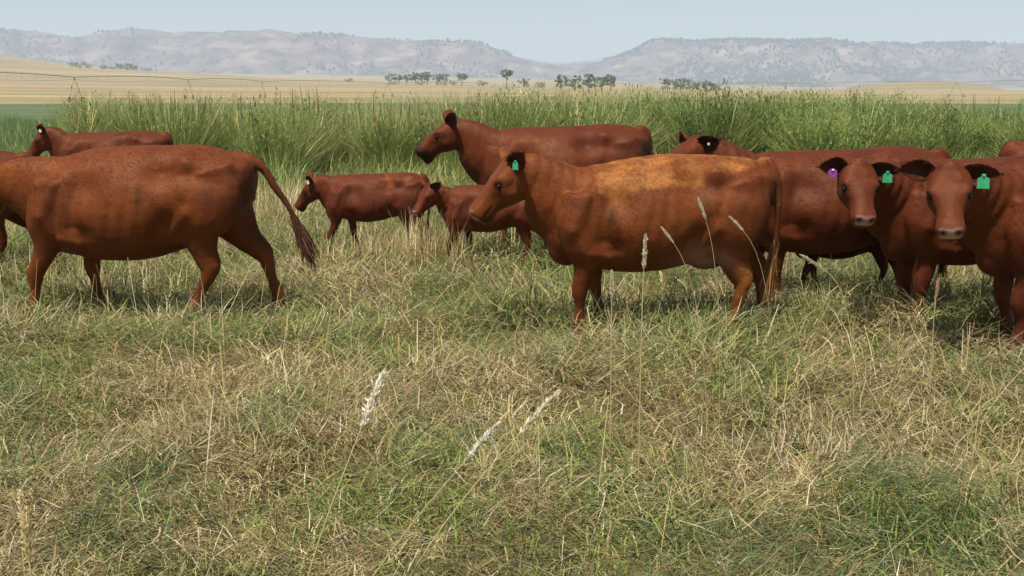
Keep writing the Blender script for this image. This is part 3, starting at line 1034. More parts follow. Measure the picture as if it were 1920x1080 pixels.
def make_cow(name, label, group, loc, heading, k, mat, *, cat='cow', voxel=.016, head_o=(1.0, 0, 1.22), yaw=0., pitch=R(45), roll=0., legs=None, tail=None, wide=1., belly=0., neck=1.,
             head_s=1., ears=((.15, .1), (.15, .1)), tags=(), patch=None, switch=None, bumps=(), udder=False, fur=9000, ear_open=.8, soil=None, lx=1., legw=1., leg_len=0., top_adj=None, seed=0, open_mouth=False, nose='pink', ext=None):
    rg = np.random.default_rng(900 + seed)
    root = empty(name, loc, heading, k)
    root.scale = (k * lx, k, k)
    tag(root, label, cat, group)
    solids = []
    # --- trunk
    T = TORSO.copy()
    T[:, 2] += belly * sstep(-.9, -.2, T[:, 0])
    T[:, 2] += leg_len
    T[:, 4] *= wide
    if top_adj is not None:
        T[:, 1] += np.interp(T[:, 0], top_adj[0], top_adj[1])
    S = catmull(T, 6)
    cen = np.stack([S[:, 0], 0 * S[:, 0], S[:, 3]], -1)
    n = len(S)
    e1, e2 = np.tile([0, 1.0, 0], (n, 1)), np.tile([0, 0, 1.0], (n, 1))
    solids.append(loft(cen, e1, e2, S[:, 4], S[:, 1] - S[:, 3], S[:, 3] - S[:, 2], np.interp(S[:, 0], [-.9, -.5, -.1, .3, .5, .8], [1.06, 1.08, 1.0, 1.06, 1.2, 1.1]), 32, .86))
    solids.append(ellipsoid((.64, 0, .68 + belly * .6 + leg_len * .5), (.15, .115 * wide, .15)))
    # --- legs
    legs = legs or {}
    feet = []
    for side in (1, -1):
        for which, base, piv, joint in (('front', FRONT, (.56, .95), 5), ('hind', HIND, (-.60, 1.02), 5)):
            sw, bend, planted = legs.get((which, side), (0., 0., True))
            p = base.copy()
            p[:, 2:] *= np.interp(base[:, 1], [.5, .8], [legw, 1])[:, None]
            low = slice(1, len(p))
            p2 = rot2(p[:, :2], piv, sw)
            w_ = sstep(.95, .72, base[:, 1])[:, None]
            p2 = base[:, :2] * (1 - w_) + p2 * w_
            jp = p2[joint]
            if bend:
                p2[joint + 1:] = rot2(p2[joint + 1:], jp, bend)
            if planted:
                dz = p2[-1, 1] - .045
                p2[:, 1] -= dz * sstep(.85, .12, base[:, 1])
            p[:, :2] = p2
            ytop, ybot = (.205 * wide, .150 * wide) if which == 'front' else (.19 * wide, .155 * wide)
            y = np.interp(base[:, 1], [.1, .9], [ybot, ytop]) * side
            st = catmull(np.column_stack([p[:, 0], y, p[:, 1], p[:, 2], p[:, 3]]), 4)
            solids.append(path_loft(st[:, :3], st[:, 4], st[:, 3], (0, 1, 0), 16))
            feet.append((st[-1, 0], st[-1, 1], st[-1, 2], sw + bend))
    # --- head and neck
    Hf = frame_yp(yaw, pitch, roll)
    O = np.asarray(head_o, float)
    hx, hy, hz = Hf[:, 0], Hf[:, 1], Hf[:, 2]
    tohead = lambda t, y, z: O + head_s * (t * hx + y * hy + z * hz)
    S = catmull(HEAD, 5)
    c0 = O + head_s * S[:, :1] * hx
    m_ = len(S)
    solids.append(loft(c0, np.tile(hy, (m_, 1)), np.tile(hz, (m_, 1)), S[:, 3] * head_s, S[:, 1] * head_s, S[:, 2] * head_s, .80, 26))
    for sg in (-1, 1):
        solids.append(ellipsoid(tohead(.10, sg * .075, -.065), np.array([.10, .05, .085]) * head_s, Hf))          # cheek
        solids.append(ellipsoid(tohead(.146, sg * .100, .060), np.array([.042, .032, .026]) * head_s, Hf))        # brow
        solids.append(ellipsoid(tohead(.408, sg * .050, .014), np.array([.035, .030, .034]) * head_s, Hf))        # nostril wing
    solids.append(ellipsoid(tohead(-.015, 0, .080), np.array([.05, .070, .040]) * head_s, Hf))                     # poll
    jaw = -.130 if open_mouth else -.092
    solids.append(ellipsoid(tohead(.368, 0, jaw), np.array([.060, .055, .030]) * head_s, Hf))                      # chin
    if open_mouth:
        solids.append(ellipsoid(tohead(.30, 0, -.105), np.array([.12, .045, .028]) * head_s, Hf))
    B = np.array([.50, 0, .98])
    E = tohead(.05, 0, -.025)
    C1 = B + np.array([.26, 0, .08])
    C2 = E - hx * .20 * head_s + np.array([-.04, 0, -.03])
    if abs(yaw) > .5:
        C2 = O - np.array([math.cos(yaw * .5), math.sin(yaw * .5), .12]) * .22
    t = np.linspace(0, 1, 16)[:, None]
    P = (1 - t) ** 3 * B + 3 * (1 - t) ** 2 * t * C1 + 3 * (1 - t) * t ** 2 * C2 + t ** 3 * E
    tg = unit(np.gradient(P, axis=0))
    Vv = unit((1 - t) * np.array([-.1, 0, 1.0]) + t * hz)
    Vv = unit(Vv - (Vv * tg).sum(1, keepdims=True) * tg)
    Uu = np.cross(Vv, tg)
    tt = t[:, 0]
    ry = np.interp(tt, [0, .3, .65, 1], [.20, .165, .124, .098 * head_s]) * neck
    rt = np.interp(tt, [0, .3, .65, 1], [.26, .205, .155, .105 * head_s]) * (1 + (neck - 1) * .5)
    rb = np.interp(tt, [0, .3, .65, 1], [.38, .335, .215, .122 * head_s]) * neck
    solids.append(loft(P, Uu, Vv, ry, rt, rb, .95, 24))
    # dewlap
    dl = P - Vv * (rb * .93)[:, None]
    dw_ = np.interp(tt, [0, .2, .7, 1], [.05, .05, .032, .02])
    solids.append(loft(dl[1:14], Uu[1:14], Vv[1:14], dw_[1:14], np.full(13, .08), np.full(13, .045), 1, 12))
    # --- tail
    tail = tail if tail is not None else [(-.80, 0, 1.26), (-.875, 0, 1.25), (-.925, 0, 1.12), (-.93, 0, .9), (-.925, .01, .68), (-.92, .01, .52)]
    st = catmull(np.asarray(tail, float), 5)
    tr_ = np.interp(np.linspace(0, 1, len(st)), [0, .15, .5, 1], [.058, .044, .028, .021])
    sidev = (0, 1, 0)
    solids.append(path_loft(st, tr_, tr_, sidev, 12))
    tail_end, tail_dir = st[-1], unit(st[-1] - st[-4])
    if udder:
        solids.append(ellipsoid((-.40, 0, .60 + belly * .5), (.16, .12, .10)))
    # --- fuse into one skin
    o, vs_, qs_, ts_ = 0, [], [], []
    for X, q, tr in solids:
        vs_.append(X); qs_.append(q + o); ts_.append(tr + o); o += len(X)
    tmp = bpy.data.objects.new('tmp', mesh_from('tmp', np.concatenate(vs_), np.concatenate(qs_), np.concatenate(ts_)))
    COL.objects.link(tmp)
    rm = tmp.modifiers.new('r', 'REMESH'); rm.mode = 'VOXEL'; rm.voxel_size = voxel; rm.use_smooth_shade = True
    sm = tmp.modifiers.new('s', 'SMOOTH'); sm.factor = .5; sm.iterations = max(3, int(7 * .016 / voxel))
    dg = bpy.context.evaluated_depsgraph_get()
    me = bpy.data.meshes.new_from_object(tmp.evaluated_get(dg))
    old = tmp.data
    bpy.data.objects.remove(tmp); bpy.data.meshes.remove(old)
    nv = len(me.vertices)
    co = np.empty(nv * 3, np.float32); me.vertices.foreach_get('co', co); co = co.reshape(-1, 3).astype(float)
    no = np.empty(nv * 3, np.float32); me.vertices.foreach_get('normal', no); no = no.reshape(-1, 3).astype(float)
    # --- modelling of muscle and bone
    feats = [((-.43, .25, 1.235), .080, .046), ((-.84, .10, 1.16), .06, .012), ((-.27, .27, 1.15), .11, -.052), ((.27, .31, 1.02), .12, -.036), ((.30, .30, .70), .10, -.030),
             ((-.30, .30, .72), .10, -.028), ((-.66, .22, .80), .10, .012), ((.62, .20, .86), .07, .016), ((.44, .24, 1.12), .10, .010), ((-.80, .15, .95), .08, -.012), ((.56, .2, .66), .06, .01), ((.02, .35, .80), .2, .012)]
    disp = np.zeros(nv)
    for (fx, fy, fz), r_, a_ in list(feats) + list(bumps):
        for sg in (1, -1):
            d2 = ((co - np.array([fx, fy * sg * wide, fz])) ** 2).sum(1)
            disp += 1.35 * a_ * np.exp(-d2 / (r_ * r_))
    lines = [((.42, .23, 1.24), (.60, .29, .84), .05, .014), ((.36, .30, 1.10), (.40, .31, .74), .055, -.020), ((.60, .27, .80), (.50, .27, .66), .06, .016),
             ((-.76, .20, 1.10), (-.74, .22, .72), .045, -.016), ((-.44, .29, .84), (-.30, .30, .64), .045, .018), ((-.30, .31, .80), (-.20, .31, .62), .05, -.014),
             ((-.43, .27, 1.22), (-.80, .16, 1.16), .06, .010), ((-.50, .28, 1.12), (-.68, .26, 1.05), .07, -.014), ((.30, .0, 1.29), (-.70, 0, 1.31), .05, .008),
             ((.47, .25, .66), (.34, .27, .62), .03, .012), ((-.45, .30, 1.0), (-.52, .30, .78), .08, .014)]
    for p0_, p1_, r_, a_ in lines:
        for sg in (1, -1):
            A0, A1 = np.array([p0_[0], p0_[1] * sg * wide, p0_[2]]), np.array([p1_[0], p1_[1] * sg * wide, p1_[2]])
            tq = np.clip(((co - A0) @ (A1 - A0)) / ((A1 - A0) @ (A1 - A0)), 0, 1)
            d2 = ((co - A0 - tq[:, None] * (A1 - A0)) ** 2).sum(1)
            disp += 1.5 * a_ * np.exp(-d2 / (r_ * r_)) * (1 if p0_[1] else .5)
    disp += .018 * (vnoise(co[:, 0] + seed * 3.1, co[:, 2] + co[:, 1] * .3, .34, 17 + seed, 2) - .5) * (co[:, 2] > .5)
    # faint ribs, folds of loose skin on the neck
    rib = np.sin((co[:, 0] + .18 * (co[:, 2] - .9)) * 2 * math.pi / .105 + seed)
    mask_r = np.exp(-((co[:, 0] - .02) / .20) ** 2) * np.exp(-((co[:, 2] - .88) / .20) ** 2)
    disp += .0035 * rib * mask_r
    dn = np.sqrt(((co[:, None, :] - P[None, 3:12:2]) ** 2).sum(2)).min(1)
    fold = np.sin((co[:, 0] * .9 + co[:, 1] * .5 * np.sign(yaw or 1) + co[:, 2] * .35) * 2 * math.pi / .085)
    disp += (.0012 + .004 * min(abs(yaw), 1)) * fold * (.4 + vnoise(co[:, 0], co[:, 2], .1, 3, 2)) * sstep(.36, .2, dn) * (co[:, 0] > .55)
    disp += .010 * (vnoise(co[:, 0] * 1 + co[:, 1] * .7 + seed, co[:, 2] + co[:, 1] * .4, .17, 7 + seed, 3) - .5) * (co[:, 2] > .45)
    hl = (co - O) @ Hf / head_s                     # head-local
    near_head = (np.abs(hl[:, 1]) < .2) & (hl[:, 0] > -.05) & (hl[:, 0] < .6) & (np.abs(hl[:, 2]) < .25)
    disp = np.where(near_head & (hl[:, 0] > .1), 0, disp)
    for sg in (-1, 1):
        d2 = ((hl - np.array([.172, sg * .120, .026])) ** 2).sum(1)
        disp += -.014 * np.exp(-d2 / .024 ** 2)                              # eye socket
        d2 = ((hl - np.array([.26, sg * .095, -.01])) ** 2).sum(1)
        disp += -.010 * np.exp(-d2 / .05 ** 2)                               # hollow of the face
        d2 = ((hl - np.array([.436, sg * .045, .020])) ** 2).sum(1)
        disp += -.016 * np.exp(-d2 / .016 ** 2)                              # nostril
    d2 = ((hl - np.array([.10, 0, .10])) ** 2 * [1, 1, .5]).sum(1)
    disp += -.010 * np.exp(-d2 / .055 ** 2) * near_head                  # flat forehead
    for sg in (-1, 1):
        d2 = ((hl - np.array([.12, sg * .125, -.03])) ** 2).sum(1)
        disp += -.012 * np.exp(-d2 / .035 ** 2) * near_head              # hollow below the eye
    disp += .005 * np.exp(-(hl[:, 1] / .03) ** 2) * sstep(.18, .24, hl[:, 0]) * sstep(.38, .33, hl[:, 0]) * (hl[:, 2] > .02) * near_head
    mouth = np.exp(-((hl[:, 2] + .048 + .06 * (hl[:, 0] - .40)) / .009) ** 2) * sstep(.27, .31, hl[:, 0]) * near_head
    disp += -.008 * mouth
    co2 = co + no * disp[:, None]
    me.vertices.foreach_set('co', co2.astype(np.float32).ravel())
    me.update()
    # --- coat attribute: red = bare skin, green = dark, blue = bleached hair
    C = np.zeros((nv, 4)); C[:, 3] = 1
    muz = sstep(.400, .418, hl[:, 0] + .004 * np.cos(hl[:, 1] * 60)) * sstep(-.042, -.028, hl[:, 2]) * sstep(.075, .055, np.abs(hl[:, 1])) * sstep(.056, .042, hl[:, 2]) * near_head
    C[:, 0] = muz * (.95 if nose == 'pink' else .25)
    dk = np.zeros(nv)
    for sg in (-1, 1):
        d2 = ((hl - np.array([.436, sg * .045, .020])) ** 2).sum(1)
        dk += 1.5 * np.exp(-d2 / .020 ** 2)
        d2 = ((hl - np.array([.176, sg * .116, .022])) ** 2).sum(1)
        dk += .85 * np.exp(-d2 / .034 ** 2)
    dk += .7 * mouth
    if nose == 'dark':
        dk += .75 * sstep(.30, .39, hl[:, 0]) * near_head
    dk += .55 * sstep(.33, .37, hl[:, 0]) * sstep(-.05, -.07, hl[:, 2]) * near_head
    C[:, 1] = np.clip(dk, 0, 1)
    if soil is not None:
        C[:, 1] = np.clip(C[:, 1] + soil(co, seed), 0, 1)
    if patch is not None:
        C[:, 2] = patch(co)
    if udder:
        d2 = (((co - np.array([-.36, 0, .60 + belly * .5])) / np.array([.20, .6, .10])) ** 2).sum(1)
        C[:, 0] = np.maximum(C[:, 0], .55 * np.exp(-d2 * 1.2))
    col_attr(me, 'coat', C)
    body = link('body', me, mat, root)
    body.data.materials.clear(); body.data.materials.append(mat)
    # --- short hair of the coat
    if fur:
        me.vertices.foreach_get('normal', (nn := np.empty(nv * 3, np.float32)))
        no2 = nn.reshape(-1, 3).astype(float)
        ii = rg.integers(0, nv, fur)
        ii = ii[~(near_head[ii] & ((hl[ii, 0] > .37) | (((hl[ii] - [.172, .118, .026]) ** 2).sum(1) < .0016) | (((hl[ii] - [.172, -.118, .026]) ** 2).sum(1) < .0016)))]
        pn_, nr_ = co2[ii], no2[ii]
        fl = np.tile([-.75, 0, -.65], (len(ii), 1))
        onh = near_head[ii] & (hl[ii, 0] > 0)
        fl[onh] = -hx * .9 - hz * .3
        fl[pn_[:, 2] < .5] = (-.1, 0, -1)
        fl = fl + rg.normal(0, .22, fl.shape)
        fl = unit(fl - (fl * nr_).sum(1, keepdims=True) * nr_)
        side_ = np.cross(nr_, fl)
        rt_ = pn_ + fl * rg.uniform(-.5, .5, (len(ii), 1)) * voxel + side_ * rg.uniform(-.5, .5, (len(ii), 1)) * voxel - nr_ * .002
        ln_ = rg.uniform(.016, .034, len(ii)) * np.where(onh, .55, 1) * np.where(pn_[:, 2] < .5, .7, 1) / k ** .5
        tip_ = rt_ + unit(fl + nr_ * rg.uniform(.12, .34, (len(ii), 1))) * ln_[:, None]
        wv = side_ * rg.uniform(.0016, .0030, (len(ii), 1)) * max(1, voxel / .016)
        Vh = np.stack([rt_ - wv, rt_ + wv, tip_], 1).reshape(-1, 3)
        mh = mesh_from('coat_hair', Vh, tris=np.arange(len(Vh)).reshape(-1, 3))
        Ch = np.repeat(C[ii], 3, 0); Ch[:, 3] = np.repeat(rg.uniform(.66, 1.0, len(ii)), 3)
        col_attr(mh, 'coat', Ch)
        tag(link('coat_hair', mh, mat, root), kind='stuff')
    # --- parts
    for sg in (1, -1):
        sph = ellipsoid((0, 0, 0), (.018 * head_s, .014 * head_s, .017 * head_s))
        e = link('eye', mesh_from('eye', sph[0] @ Hf.T + tohead(.170, sg * .116, .026), sph[1], sph[2], smooth=True), EYE, root)
        up, back = ears[0 if sg == 1 else 1]
        V = EAR_V.copy() * head_s
        V[:, 1] = V[:, 1]
        # ear local: x outward, y toward the face (opening), z up the head
        ex_ = unit(hy * sg * math.cos(up) * math.cos(back) + hz * math.sin(up) - hx * math.sin(back))
        ey_ = unit((1 - ear_open) * np.array([math.cos(yaw), math.sin(yaw), -.15]) + hy * sg * (.35 + ear_open * .6) + hx * .35 * ear_open); ey_ = unit(ey_ - ex_ * (ey_ @ ex_))
        ez_ = np.cross(ex_, ey_)
        M = np.stack([ex_, ey_, ez_], 1)
        bp = tohead(.015, sg * .085, .060)
        me_e = mesh_from('ear', V @ M.T + bp, EAR_Q, smooth=True)
        col_attr(me_e, 'coat', EAR_C)
        ear = link('ear', me_e, mat, root)
        if fur > 20000:      # fringe of hair at the rim and in the cup
            nf = 420
            jj = rg.integers(0, len(EAR_V) // 2, nf)
            q0_ = V[jj] @ M.T + bp
            dq = unit(ex_ * .9 + rg.normal(0, .45, (nf, 3)) + ey_ * .35)
            wq = unit(np.cross(dq, rg.normal(size=(nf, 3)))) * .0016
            Vf = np.stack([q0_ - wq, q0_ + wq, q0_ + dq * rg.uniform(.015, .045, (nf, 1))], 1).reshape(-1, 3)
            mf = mesh_from('ear_hair', Vf, tris=np.arange(len(Vf)).reshape(-1, 3))
            Cf = np.zeros((len(Vf), 4)); Cf[:, 3] = np.repeat(rg.uniform(.5, 1, nf), 3); Cf[:, 1] = np.repeat(rg.uniform(0, .5, nf), 3)
            col_attr(mf, 'coat', Cf)
            tag(link('ear_hair', mf, mat, ear), kind='stuff')
        for (tside, tcol, shape, *sz) in tags:
            if tside == sg:
                pm = solid_plate(TAG_SQ if shape == 'square' else TAG_RD, .006)
                tsz = .82 * (sz[0] if sz else 1.0)
                tw = Vector(bp + ex_ * .115 * head_s + ey_ * .016)
                tg_o = link('ear_tag', pm, tcol, root)
                # hangs straight down from the ear and faces where the ear opens
                f = Vector(ey_); f.z = 0; f = f.normalized() if f.length > .2 else Vector((1, 0, 0))
                xr = Vector((f.y, -f.x, 0))
                tg_o.matrix_local = Matrix.Translation(tw) @ Matrix(((xr.x, f.x, 0), (xr.y, f.y, 0), (0, 0, 1))).to_4x4() @ Matrix.Diagonal((tsz, 1, tsz, 1))
                sp_ = ellipsoid((0, .006, -.012), (.009, .006, .009))
                btn = link('stud', mesh_from('stud', sp_[0], sp_[1], sp_[2], smooth=True), WTAG if tcol is PTAG else tcol, tg_o)
    for fx, fy, fz, ang in feet:
        h_ = link('hoof', HOOF_ME, None, root)
        h_.location = (fx - .01, fy, fz - .045)
        h_.rotation_euler = (0, -ang * .35 if fz > .06 else 0, 0)
    # tail switch: a tuft of long hair
    sw_col, sw_len, sw_n, sw_fall = switch or (lin(110, 62, 34), .30, 240, 1.0)
    nb = sw_n
    dirs = tail_dir[None] + rg.normal(0, .10, (nb, 3)) + np.array([0, 0, -1.0]) * .25 * sw_fall
    dirs = unit(dirs)
    az_ = np.arctan2(dirs[:, 1], dirs[:, 0]); el_ = np.arcsin(np.clip(dirs[:, 2], -1, 1))
    start = tail_end - tail_dir * rg.uniform(0, .16, nb)[:, None] + rg.normal(0, .012, (nb, 3))
    cc = np.array(sw_col)[None] * rg.uniform(.65, 1.3, (nb, 1))
    v, q, c_ = blades(start, az_, el_, rg.normal(-.06, .05, nb), sw_len * rg.uniform(.55, 1.1, nb), rg.uniform(.008, .014, nb), cc, 3, roll=rg.uniform(0, 3, nb))
    me_s = mesh_from('tail_switch', v, q)
    col_attr(me_s, 'tint', np.concatenate([c_, np.ones((len(c_), 1))], 1))
    tag(link('tail_switch', me_s, SWITCH['tan'], root), kind='stuff')
    return root


def spot(px, py):
    x, y = ground_pt(px, py)
    return (x, y, float(relief(np.array([x]), np.array([y]))[0]))


LEFT = math.pi
HERD = 'red cattle of the herd'
CALVES = 'red calves of the herd'


def patch_g(co):
    """bleached band along back and loin of the standing heifer"""
    x, z = co[:, 0], co[:, 2]
    low = np.interp(x, [-.80, -.5, -.25, -.05, .1, .3, .42, .5], [1.24, 1.16, 1.10, 1.04, 1.08, .98, 1.05, 1.3])
    p = np.clip((z - low) / .16 + .35, 0, 1) * sstep(.55, .40, x) * (np.abs(x) < 1) * .95 * (x < .6)
    hock = np.exp(-(((x + .70) / .13) ** 2 + ((z - .40) / .20) ** 2)) * .9
    return np.maximum(p, hock)


def soil_rear(co, seed):
    """dung-stained hair on the back of the thighs and a few rubbed spots"""
    x, y, z = co.T
    s = .55 * sstep(-.74, -.86, x) * sstep(.55, .75, z) * sstep(1.22, 1.10, z) * (.3 + vnoise(z * 1.0, y, .12, 5 + seed, 3))
    r = np.random.default_rng(40 + seed)
    for _ in range(9):
        cx, cz, rr = r.uniform(-.5, .6), r.uniform(.75, 1.15), r.uniform(.018, .05)
        s = s + r.uniform(.15, .4) * np.exp(-(((x - cx) / rr) ** 2 + ((z - cz) / (rr * 1.4)) ** 2)) * (y > 0)
    s = s + .35 * sstep(.42, .15, z) * vnoise(x, z, .09, 8 + seed, 3)
    return s


def patch_f(co):
    x, z = co[:, 0], co[:, 2]
    return np.clip(1 - ((x - .10) / .42) ** 2 - ((z - 1.05) / .22) ** 2, 0, 1) * .75


def patch_calf(co):
    x, z = co[:, 0], co[:, 2]
    return np.clip(1 - ((x + .35) / .5) ** 2 - ((z - 1.22) / .16) ** 2, 0, 1) * .8


def patch_weak(co):
    x, z = co[:, 0], co[:, 2]
    return np.clip(.46 - ((x + .2) / .9) ** 2 - ((z - 1.1) / .4) ** 2, 0, 1) * .8


WALK = {('front', 1): (R(20), R(-14), True), ('front', -1): (R(-14), R(4), True), ('hind', 1): (R(12), R(4), True), ('hind', -1): (R(-24), R(-4), True)}
STAND = {('front', 1): (R(4), 0., True), ('front', -1): (R(-9), 0., True), ('hind', 1): (R(7), 0., True), ('hind', -1): (R(-13), 0., True)}
# with heading = 180 degrees the animal's left side (+y local) is turned to the viewer
make_cow('cow', 'large red cow in mid stride with its tail held out behind it', HERD, spot(270, 600), LEFT, 1.05, RED, voxel=.0162,
         head_o=(1.10, 0, 1.02), pitch=R(55), legs={('front', 1): (R(22), R(-10), True), ('front', -1): (R(-8), R(2), True), ('hind', 1): (R(16), R(6), True), ('hind', -1): (R(-17), R(-6), True)},
         wide=1.03, belly=-.03, tail=[(-.74, 0, 1.22), (-.86, 0, 1.21), (-.95, 0, 1.14), (-1.03, .0, 1.01), (-1.13, .01, .86), (-1.22, .02, .66)], switch=(lin(84, 52, 34), .30, 300, .35), patch=patch_weak, fur=42000, seed=1, soil=soil_rear,
         top_adj=([-.9, -.7, -.4, 0, .3, .55, .8], [-.05, -.02, .0, .025, .0, -.05, -.14]))
make_cow('cow', 'red heifer in profile with ragged orange patch along its back and one green ear tag', HERD, spot(1218, 632), LEFT, 1.02, RED, lx=.95, wide=.95, voxel=.0148,
         head_o=(1.03, .03, 1.22), yaw=R(10), pitch=R(46), head_s=1.04, legs=STAND, ears=((.12, .55), (.25, .5)), tags=((1, GTAG, 'square', .8),), patch=patch_g, udder=True,
         tail=[(-.80, 0, 1.26), (-.865, .0, 1.265), (-.915, .03, 1.15), (-.93, .05, .95), (-.92, .06, .72), (-.89, .06, .56)], switch=(lin(150, 106, 60), .34, 420, 1.), fur=42000, seed=2, soil=soil_rear,
         top_adj=([-.9, -.5, -.1, .15, .35, .6, .8], [0, 0, .035, .015, -.02, -.05, -.06]))
make_cow('cow', 'dark-nosed red cow behind the calves with its head raised and mouth open', HERD, spot(1045, 478), LEFT, 1.09, DEEP, voxel=.022,
         head_o=(1.06, 0, 1.27), pitch=R(34), yaw=R(4), legs=STAND, ears=((.35, .6), (.5, .6)), patch=patch_f, nose='dark', open_mouth=True, seed=3, soil=soil_rear, top_adj=([-.9, .3, .8], [0, 0, -.03]))
make_cow('cow', 'red cow standing broadside between the patched heifer and the purple-tagged cow', HERD, spot(1548, 580), LEFT, 1.03, DEEP, voxel=.019,
         head_o=(1.08, 0, 1.30), pitch=R(30), yaw=R(25), legs={('front', 1): (R(-4), 0., True), ('front', -1): (R(5), 0., True), ('hind', 1): (R(8), 0., True), ('hind', -1): (R(-6), 0., True)},
         ears=((.05, .3), (-.1, .3)), tags=((1, WTAG, 'round', .35),), wide=1.05, belly=-.02, fur=30000, seed=4, soil=soil_rear)
make_cow('cow', 'red cow facing the viewer with a purple and a green ear tag', HERD, spot(1815, 612), LEFT + R(14), 1.0, DEEP, voxel=.0158,
         head_o=(1.16, .20, 1.22), yaw=R(74), pitch=R(48), roll=R(-4), fur=36000, ear_open=0., legs={('front', 1): (R(4), 0., True), ('front', -1): (R(-3), 0., True)}, ears=((.12, -.1), (.12, -.1)),
         tags=((1, GTAG, 'square', 1.0), (-1, PTAG, 'round', 1.15)), seed=5, soil=soil_rear, wide=.98)
make_cow('cow', 'face-on red cow with a single green ear tag beside the purple-tagged cow', HERD, spot(2012, 655), LEFT + R(12), 1.04, DEEP, voxel=.0158,
         head_o=(1.15, .18, 1.21), yaw=R(64), pitch=R(50), roll=R(5), fur=36000, ear_open=0., legs={('front', 1): (R(6), R(-10), True), ('front', -1): (R(-6), 0., True)}, ears=((-.05, -.05), (.12, .1)), tags=((1, GTAG, 'square', 1.1),), seed=6, soil=soil_rear)
make_cow('cow', 'red cow mostly hidden behind the shoulder of the large striding cow', HERD, spot(-95, 530), LEFT, .96, DEEP, voxel=.022, legs=WALK, patch=patch_weak, seed=7, soil=soil_rear)
make_cow('cow', 'distant red cow with a white tag in its dark ear, behind the large striding cow', HERD, spot(215, 408), LEFT, .95, DEEP, voxel=.026,
         head_o=(.96, 0, 1.27), pitch=R(54), yaw=R(22), ears=((.35, .5), (.3, .5)), tags=((1, WTAG, 'round', .9),), legs=WALK, seed=8, soil=soil_rear)
make_cow('cow', 'red cow of which only the back shows behind the face-on cow without purple tag', HERD, spot(2030, 505), 0.0, 1.0, DEEP, voxel=.026, legs=STAND, seed=9, soil=soil_rear)
CALF = dict(cat='calf', wide=.90, belly=.09, neck=.84, head_s=1.08, lx=.90, legw=.86)
make_cow('calf', 'red calf walking in front with a white ear tag', CALVES, spot(702, 490), LEFT, .71, CALFRED, voxel=.026,
         head_o=(.98, .0, 1.15), pitch=R(52), yaw=R(6), legs={('front', 1): (R(20), R(-8), True), ('front', -1): (R(-16), R(0), True), ('hind', 1): (R(-14), 0., True), ('hind', -1): (R(14), 0., True)},
         ears=((.3, .4), (.3, .5)), tags=((1, WTAG, 'round', 1.2),), patch=patch_calf, seed=10, soil=soil_rear, **CALF)
make_cow('calf', 'darker red calf following the white-tagged calf, half hidden behind the heifer', CALVES, spot(922, 507), LEFT, .67, CALFRED, voxel=.026,
         head_o=(1.0, .08, 1.22), pitch=R(46), yaw=R(38), legs=WALK, ears=((.1, .5), (.1, .5)), seed=11, soil=soil_rear, **CALF)
make_cow('calf', 'red calf hidden behind the broadside cow, only its legs in view', CALVES, spot(1575, 560), LEFT + R(12), .64, CALFRED, voxel=.026,
         head_o=(1.0, 0, 1.1), pitch=R(50), legs=WALK, seed=12, soil=soil_rear, **CALF)

# ------------------------------------------------------------------ single tall grass stalks with pale seed heads
SEEDM = blade_mat('seed_head', .2)


def make_stalk(tip, head_base, root_xy, label, seed, thick=1.0, dist=None, hl_fat=1.0, colr=(222, 208, 168), lean=.16):
    """tip and head_base are pixels at distance dist; the stem runs down to the ground"""
    rg = np.random.default_rng(seed)
    a, b = ray_pt(*tip, dist), ray_pt(*head_base, dist)
    b.y -= .02
    lean_ = max(-lean, min(lean, (b.x - a.x) / max(.02, a.z - b.z) * b.z * (.55 if lean > .3 else .2)))
    g0 = Vector((b.x + lean_, b.y - .05, 0))
    root = empty('grass_stalk', tuple(g0))
    tag(root, label, 'grass stalk', 'single tall stalks with pale seed heads')
    a, b = np.array(a - g0), np.array(b - g0)
    ax_ = unit(a - b)
    hz_ = b[2]
    t_ = np.linspace(0, 1, 14)[:, None]
    p0_, p1_, p2_ = np.array([0, 0, -.02]), np.array([0, 0, hz_ * .45]), b - ax_ * hz_ * (.40 if lean > .3 else .18)
    pts = (1 - t_) ** 3 * p0_ + 3 * (1 - t_) ** 2 * t_ * p1_ + 3 * (1 - t_) * t_ ** 2 * p2_ + t_ ** 3 * b
    v, q = ring_tube(pts, np.interp(np.linspace(0, 1, len(pts)), [0, 1], [.0026, .0014]) * thick, 5)
    me = mesh_from('stem', v, q, smooth=True)
    col_attr(me, 'tint', np.tile([*lin(192, 178, 118), 1], (len(v), 1)))
    link('stem', me, SEEDM, root)
    L = np.linalg.norm(a - b)
    nb = 700
    s = rg.random(nb)
    axis = unit(a - b)
    bend = np.array([0, 0, -1.0]) * (s ** 2)[:, None] * L * .04
    base = b + (a - b) * s[:, None] + bend
    dirs = unit(axis[None] * 1.0 + rg.normal(0, .26, (nb, 3)))
    ln = L * .10 * np.sin(np.clip(s * .9 + .12, 0, 1) * math.pi) ** .6 + .006
    cc = np.array(lin(*colr))[None] * rg.uniform(.7, 1.2, (nb, 1))
    v, q, c_ = blades(base, np.arctan2(dirs[:, 1], dirs[:, 0]), np.arcsin(dirs[:, 2]), np.zeros(nb), ln, np.full(nb, .0036 * hl_fat) * thick, cc, 2, roll=rg.uniform(0, 3, nb), taper=[.5, 1, .2])
    me = mesh_from('seed_head', v, q)
    col_attr(me, 'tint', np.concatenate([c_, np.ones((len(c_), 1))], 1))
    tag(link('seed_head', me, SEEDM, root), kind='stuff')
    return root


def gp(px, py):
    return ground_pt(px, py)


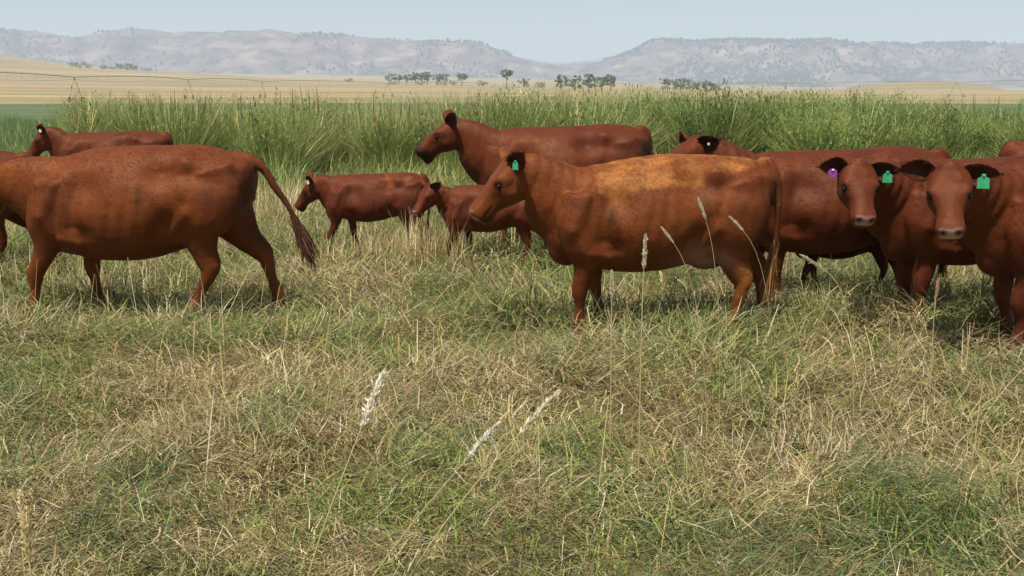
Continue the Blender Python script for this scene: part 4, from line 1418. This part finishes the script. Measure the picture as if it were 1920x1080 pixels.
make_stalk((722, 690), (680, 797), (-.72, 2.5), 'steep lone stalk with a bright white ragged seed head over the matted grass', 1, dist=2.75, lean=.42, thick=1.4, hl_fat=1.7, colr=(252, 244, 222))
make_stalk((1050, 729), (975, 808), (-.42, 2.62), 'leaning stalk with the longer seed head of a parallel pair in the matted grass', 2, dist=2.9, lean=.42, thick=1.2, hl_fat=1.3, colr=(232, 220, 184))
make_stalk((936, 790), (879, 852), (-.50, 2.5), 'leaning stalk with the shorter seed head of a parallel pair in the matted grass', 3, dist=2.75, lean=.42, hl_fat=1.3, colr=(236, 228, 206))
make_stalk((1211, 436), (1206, 506), (.62, 4.9), 'upright stalk with a slim pale seed head before the belly of the patched heifer', 4, dist=4.9, thick=1.5)
make_stalk((1309, 370), (1322, 412), (.85, 5.0), 'thin stalk with a loose seed head before the hip of the patched heifer', 5, dist=5.0, thick=.7)
make_stalk((1240, 425), (1262, 455), (.78, 4.6), 'arched thin stalk with a drooping seed head before the flank of the patched heifer', 6, dist=4.6, thick=.6)
make_stalk((1147, 505), (1146, 560), (.42, 5.2), 'short pale stalk standing between the front and hind legs of the patched heifer', 7, dist=5.2, thick=1.3)
make_stalk((1368, 405), (1392, 432), (1.0, 5.0), 'thin leaning stalk before the hind leg of the patched heifer', 8, dist=5.0, thick=.6)
make_stalk((1500, 475), (1550, 510), (1.6, 5.6), 'leaning pale stalk under the belly of the broadside cow', 9, dist=5.8, thick=1.3)
make_stalk((40, 925), (62, 1045), (-1.08, 2.5), 'thick pale plume of grass standing apart from all other seed heads', 10, dist=2.45, thick=1.6, hl_fat=1.6, colr=(236, 218, 168))
make_stalk((1760, 520), (1752, 560), (2.3, 6.2), 'thin reddish stalk before the front legs of the purple-tagged cow', 11, dist=6.2, thick=1.2, colr=(200, 160, 130))

# ------------------------------------------------------------------ hazy summer air
x0, x1, y0, y1, z0, z1 = -12000, 12000, -9500, 13000, -8, 340
v = [(x, y, z) for z in (z0, z1) for (x, y) in ((x0, y0), (x1, y0), (x1, y1), (x0, y1))]
me = bpy.data.meshes.new('haze')
me.from_pydata(v, [], [(0, 3, 2, 1), (4, 5, 6, 7), (0, 1, 5, 4), (1, 2, 6, 5), (2, 3, 7, 6), (3, 0, 4, 7)])
hm = bpy.data.materials.new('summer_haze')
hm.use_nodes = True
nt = hm.node_tree
nt.nodes.remove(nt.nodes['Principled BSDF'])
pv = nt.nodes.new('ShaderNodeVolumePrincipled')
pv.inputs['Color'].default_value = (.74, .855, 1, 1)
pv.inputs['Density'].default_value = 1.85e-4
pv.inputs['Anisotropy'].default_value = 0.0
nt.links.new(pv.outputs[0], nt.nodes['Material Output'].inputs['Volume'])
me.materials.append(hm)
tag(link('haze', me), 'pale blue summer haze lying over the plain and mesas', 'haze', kind='stuff')
